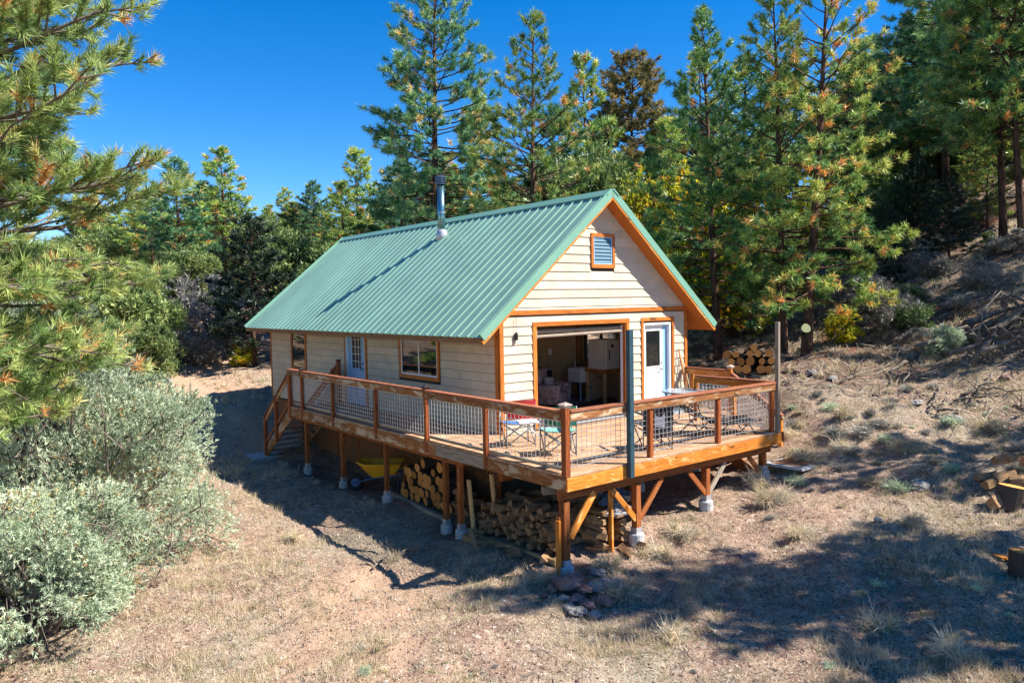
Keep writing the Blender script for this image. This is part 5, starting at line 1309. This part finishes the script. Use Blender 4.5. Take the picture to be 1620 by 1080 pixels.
for k in range(46):
    px, d = Rs.uniform(1330,1650), Rs.uniform(21,44); s_ = Rs.uniform(.25,.55)
    (bcopy(g_b, px, d, (s_,s_*.7), px, 'small brushy plant among others on the wooded slope at the right', 'small brushy plants on the wooded slope') if k % 3 else bcopy(g_j, px, d, (s_*.7,s_*.6), px, 'small green seedling bush among others on the wooded slope at the right', 'small seedling bushes on the wooded slope'))
for px, d, yt, k in [(1450,31,250,2),(1540,33,235,0),(1400,27,400,2),(1602,34,230,2),(1560,29,330,0),(1500,27,420,2)]: bgpine(k, px, d, yt, ['low dark young pine left of the twin-looking trunk','young pine between the trunks at the upper right','little dark pine in the shade right of the rusty pine','dark young pine behind the rightmost trunks','small pine beside the bare trunk near the right edge','little dark pine above the light green shrub'][[1450,1540,1400,1602,1560,1500].index(px)], None, px, 1.1)
bcopy(g_j, 1375, 34, (1.2,1.1), 3.2, 'green juniper under the crown of the rusty pine, up the slope')
bcopy(g_b, 1165, 27, (1.1,.9), 5.3, 'grey twiggy bush on the shaded slope behind the log stack')
bush('juniper_bush', gpt(1492, 19.6), bush_data(47, .62, 1.05, 16, 1500, 8, .10, .022, 'cone', tint0=.55, lobe_r=.4), 'light green shrub on the slope beside the brush heap', 'shrub', sc=(1.1,1.1,1.0))
bush('juniper_bush', gpt(1450, 22), bush_data(48, .7, 1.1, 14, 1200, 8, .11, .026, 'dome', tint0=.3, lobe_r=.4), 'blue-green shrub in the shade left of the light green one', 'shrub', mat='jungreen')
yo = bush_data(49, 1.6, 3.6, 34, 2600, 7, .13, .10, 'tall', tint0=.55, tvar=.3, lobe_r=.42, inner=.2)
y0_ = bush('oak_shrub', gpt(1200, 30), yo, 'yellow-leaved shrub tree behind the slim pine', 'shrub', mat='oak', stem='bark', sc=(1.3,1.3,1.5))
for px, d, s, z, lab in [(1110,31,1.2,1.4,'yellow-green shrub tree right of the gable behind the dark conical pine'),(1035,34,1.3,1.5,'yellow shrub tree at the roof peak'),(775,36,1.1,1.1,'yellow leafy shrub over the roof right of the flue'),(1290,31,1.2,1.2,'yellow shrub behind the rusty-needled pine'),
                         (955,33,1.0,1.0,'orange-tinted shrub just left of the roof peak'),(1160,26,.9,.8,'green leafy shrub low behind the log stack'),(1330,22.5,.45,.28,'bright yellow-green sprig under the rusty pine'),(380,31,.35,.25,'small yellow bush on the road bank')]:
    bcopy(y0_, px, d, (s,z), px*.1, lab)
bush('weed_clump', gpt(288, 19.5), bush_data(50, .35, .95, 10, 420, 7, .12, .02, 'tall', tint0=.45, lobe_r=.5), 'upright yellow-green weed beside the silvery juniper', 'weed', mat='jungreen')

# grass, litter and small herbs
def in_view(x, y, margin=60):
    z = zt(x, y); vx = x-CAMP.x; vy = y-CAMP.y; vz = z-CAMP.z
    dz_ = vx*FW.x+vy*FW.y+vz*FW.z; u = 810+1190.8*(vx*RT.x+vy*RT.y+vz*RT.z)/np.maximum(dz_,.1); v = 540-1190.8*(vx*UP.x+vy*UP.y+vz*UP.z)/np.maximum(dz_,.1)
    return z, dz_, (dz_ > 2)&(u > -margin)&(u < 1620+margin)&(v < 1080+margin), u, v
def scatter(n, dmax, seed):
    rng = np.random.default_rng(seed)
    d = 7.5+(dmax-7.5)*rng.uniform(0,1,n)**1.25; px = rng.uniform(-60,1680,n)
    x = CAMP.x+(FW.x+RT.x*(px-810)/1190.8)*d; y = CAMP.y+(FW.y+RT.y*(px-810)/1190.8)*d
    return x, y, rng
def grass(n, dmax, seed, nb, h, w_, thr, tint0, name, label, spread=.8, patch=1.3, dmin=0):
    x, y, rng = scatter(n, dmax, seed); z, dep, ok, u, v = in_view(x, y)
    cov = cover(x, y); den = fbm(x*patch, y*patch, seed+3, 3)
    ok &= dep > dmin
    inside = (x > -1.0)&(x < W)&(y > -2.8)&(y < L)
    ok &= (den > thr+(cov-.5)*.30+np.where(cov < .3, .10, 0)) & ~inside & ~((x > -1.5)&(x < .2)&(y > -3.3)&(y < 9))
    x, y, z, den = x[ok], y[ok], z[ok], den[ok]; m = len(x)
    P = np.repeat(np.c_[x, y, z-.01], nb, 0); rv = rng.normal(0,1,(m*nb,3)); rv[:,2] = np.abs(rv[:,2])*.6+.55; rv[:,:2] *= spread
    d = unit(rv); P = P+np.c_[rng.normal(0,.03,(m*nb,2)), np.zeros(m*nb)]
    hh = np.repeat(h*rng.uniform(.5,1.25,m)*(.6+den), nb)*rng.uniform(.6,1.1,m*nb)
    side = unit(np.cross(d, rng.normal(size=d.shape)))*(w_/2)
    V = np.stack([P-side, P+side, P+d*hh[:,None]], 1).reshape(-1,3); F = np.arange(len(V)).reshape(-1,3)
    tt = np.clip(np.repeat(np.repeat(tint0+rng.normal(0,.16,m), nb)+rng.normal(0,.06,m*nb),3),0,1)
    o = link(name, arr_mesh(name, V, F, M['grass'], tint=tt)); tag(o, label, kind='stuff')
grass(120000, 26, 201, 6, .062, .0062, .41, .72, 'dry_grass', 'short dry straw-coloured grass scattered over the lawn', 1.3)
grass(20000, 50, 207, 12, .20, .020, .46, .60, 'slope_grass', 'bleached grass clumps thinly covering the far slope', .7, .6, 19)
grass(14000, 28, 202, 18, .15, .0065, .54, .6, 'grass_tufts', 'taller tufts of bleached grass on the slope and lawn', .55, .8)
grass(9000, 22, 203, 12, .055, .010, .54, .97, 'sage_herbs', 'low grey-green herbs dotted over the lawn', 1.5, 1.1)
grass(7000, 24, 205, 12, .08, .008, .53, .12, 'green_grass', 'fresh green grass blades in patches', 1.0, .9)
x, y, rng = scatter(11000, 34, 401); z, dep, ok, u, v = in_view(x, y); ok &= ~((x > -1)&(x < W)&(y > -2.8)&(y < L)) & ((fbm(x*.7, y*.7, 77, 3) > .47)|(x > 6)); x, y, z = x[ok], y[ok], z[ok]
a_ = rng.uniform(0,6.28,len(x)); l_ = rng.uniform(.05,.28,len(x))*np.where(x > 6, 1.7, 1); ex_, ey_ = x+np.cos(a_)*l_, y+np.sin(a_)*l_; ez_ = zt(ex_, ey_)+rng.uniform(.0,.06,len(x))
sv_, sf_ = sticks(np.c_[x, y, z+.008, ex_, ey_, ez_+.01, rng.uniform(.003,.007,len(x)), rng.uniform(.001,.003,len(x))])
M['twig'] = plain('dry_twigs', (.33,.27,.21), .9, var=.4, sc=3)
rng = np.random.default_rng(402); x2, y2 = rng.uniform(8,34,9000), rng.uniform(-8,14,9000); a_ = rng.uniform(0,6.28,9000); l_ = rng.uniform(.15,.9,9000)**1.3; xe, ye = x2+np.cos(a_)*l_, y2+np.sin(a_)*l_
sv2, sf2 = sticks(np.c_[x2, y2, zt(x2,y2)+.02, xe, ye, zt(xe,ye)+rng.uniform(.02,.16,9000), rng.uniform(.008,.02,9000), rng.uniform(.003,.008,9000)]); sf_ = np.concatenate([sf_, sf2+len(sv_)]); sv_ = np.concatenate([sv_, sv2])
tag(link('fallen_twigs', arr_mesh('fallen_twigs', sv_, sf_, M['twig'])), 'small fallen twigs littering the lawn and slope', kind='stuff')
dead = bush_data(52, .30, .22, 8, 130, 7, .15, .010, 'dome', tint0=.5, lobe_r=.6, inner=0, stick_r=.006)
# pebbles, cones and twigs as one scatter of small solids
x, y, rng = scatter(90000, 30, 301); z, dep, ok, u, v = in_view(x, y); ok &= ~((x > -1)&(x < W)&(y > -2.8)&(y < L)); x, y, z = x[ok], y[ok], z[ok]; m_ = len(x)
sz = rng.uniform(.006,.020,m_)*(1+.9*(rng.random(m_)<.02)); base = np.array([[1,0,-.3],[-.5,.87,-.3],[-.5,-.87,-.3],[.1,.1,.7]])
ang = rng.uniform(0,6.28,m_); ca, sa = np.cos(ang), np.sin(ang); st_ = 1+2.2*rng.random(m_)**3
V = np.zeros((m_,4,3)); bx = base[None,:,0]*st_[:,None]; by = base[None,:,1]
V[...,0] = x[:,None]+(bx*ca[:,None]-by*sa[:,None])*sz[:,None]; V[...,1] = y[:,None]+(bx*sa[:,None]+by*ca[:,None])*sz[:,None]; V[...,2] = z[:,None]+(base[None,:,2]+.25)*sz[:,None]
Fb = np.array([[0,1,3],[1,2,3],[2,0,3]]); F = (np.arange(m_)[:,None,None]*4+Fb[None]).reshape(-1,3)
M['pebble'] = leaf('pebbles_and_litter', [(0,(.07,.04,.03)),(.4,(.20,.12,.085)),(.8,(.36,.27,.21)),(1,(.50,.44,.38))], 0.0, .95)
tag(link('litter', arr_mesh('litter', V.reshape(-1,3), F, M['pebble'], tint=np.repeat(rng.random(m_),4))), 'pebbles, cones and bark crumbs strewn over the ground', kind='stuff')
# bunches of grass one can pick out
tg = bush_data(51, .24, .20, 9, 110, 14, .20, .0065, 'dome', tint0=.72, lobe_r=.5, inner=0, stick_r=.004)
gs = bush('grass_bunch', ground_at(985, 945), tg, 'bleached grass bunch right of the rock heap', 'grass bunch', mat='grass', sc=(1.6,1.6,1.3))
for px, py, s, z, lab in [(1225,800,1.7,1.5,'large grass bunch in shade by the right-hand stairs'),(1195,770,1.3,1.4,'grey grass bunch at the foot of the last deck post'),(1080,850,1.4,1.0,'sunlit grass bunch right of the second deck post'),(1040,880,1.2,.9,'straw-coloured grass bunch below the second deck post'),
                          (860,925,1.2,1.0,'dead grass bunch left of the rock heap'),(1330,715,1.4,1.0,'grass bunch at the shade edge right of the pale slab'),(1440,715,1.6,1.1,'broad grass bunch at the shade edge on the right lawn'),(1240,690,1.4,1.0,'pale grass bunch right of the tall pole foot'),
                          (465,855,.9,.9,'green-yellow grass bunch at the edge of the cabin shadow'),(330,770,1.0,.9,'dead grass bunch beside the juniper at the shadow edge'),(1060,1010,1.0,1.0,'tall seedy grass bunch in the lower right lawn'),(1390,1000,1.1,1.3,'tall grass bunch near the bottom right'),
                          (1500,1040,1.2,1.2,'grass bunch at the bottom edge toward the right corner'),(1270,850,1.2,.8,'low grass bunch in front of the slab'),(620,890,.7,.8,'thin grass bunch at the tip of the railing shadow'),(1450,830,1.0,.8,'yellowish low grass bunch in the shaded right lawn'),(960,905,1.0,1.2,'grey weed standing behind the rock heap')]:
    c = copy_at(gs, ground_at(px, py), px*.7, s, lab, None, z)

# low dead and sage plants dotted over the sunny slope
R = random.Random(9); pl0 = None; K = 0
for k in range(95):
    if k < 60: px, py = R.uniform(1240,1625), R.uniform(610,790)
    elif k < 80: px, py = R.uniform(950,1620), R.uniform(800,1070)
    else: px, py = R.uniform(380,900), R.uniform(930,1070)
    g = ground_at(px, py); 
    if g.y > -3.2 and g.x < 6.2: continue
    big_ = R.choice([.35,.45,.6,.8,1.3])*R.uniform(.8,1.2) if k < 60 else R.uniform(.2,.5)
    lab = 'low dried sage plant dotted among others on the slope and lawn'
    if pl0 is None: pl0 = bush('sage_plant', g, dead, lab, 'plant', 'low dried plants dotted over the slope and lawn', mat='greybush', sc=(big_,big_,big_)); pl1 = bush('sage_plant', ground_at(1400,700), dead, lab, 'plant', 'low dried plants dotted over the slope and lawn', mat='juniper', sc=(.8,.8,.7)); pl2 = bush('sage_plant', ground_at(1330,660), dead, lab, 'plant', 'low dried plants dotted over the slope and lawn', mat='grass', sc=(1,1,1))
    else: copy_at([pl0,pl1,pl0,pl2][k%4], g, R.uniform(0,6), big_, lab, None, big_*R.uniform(.45,.9))
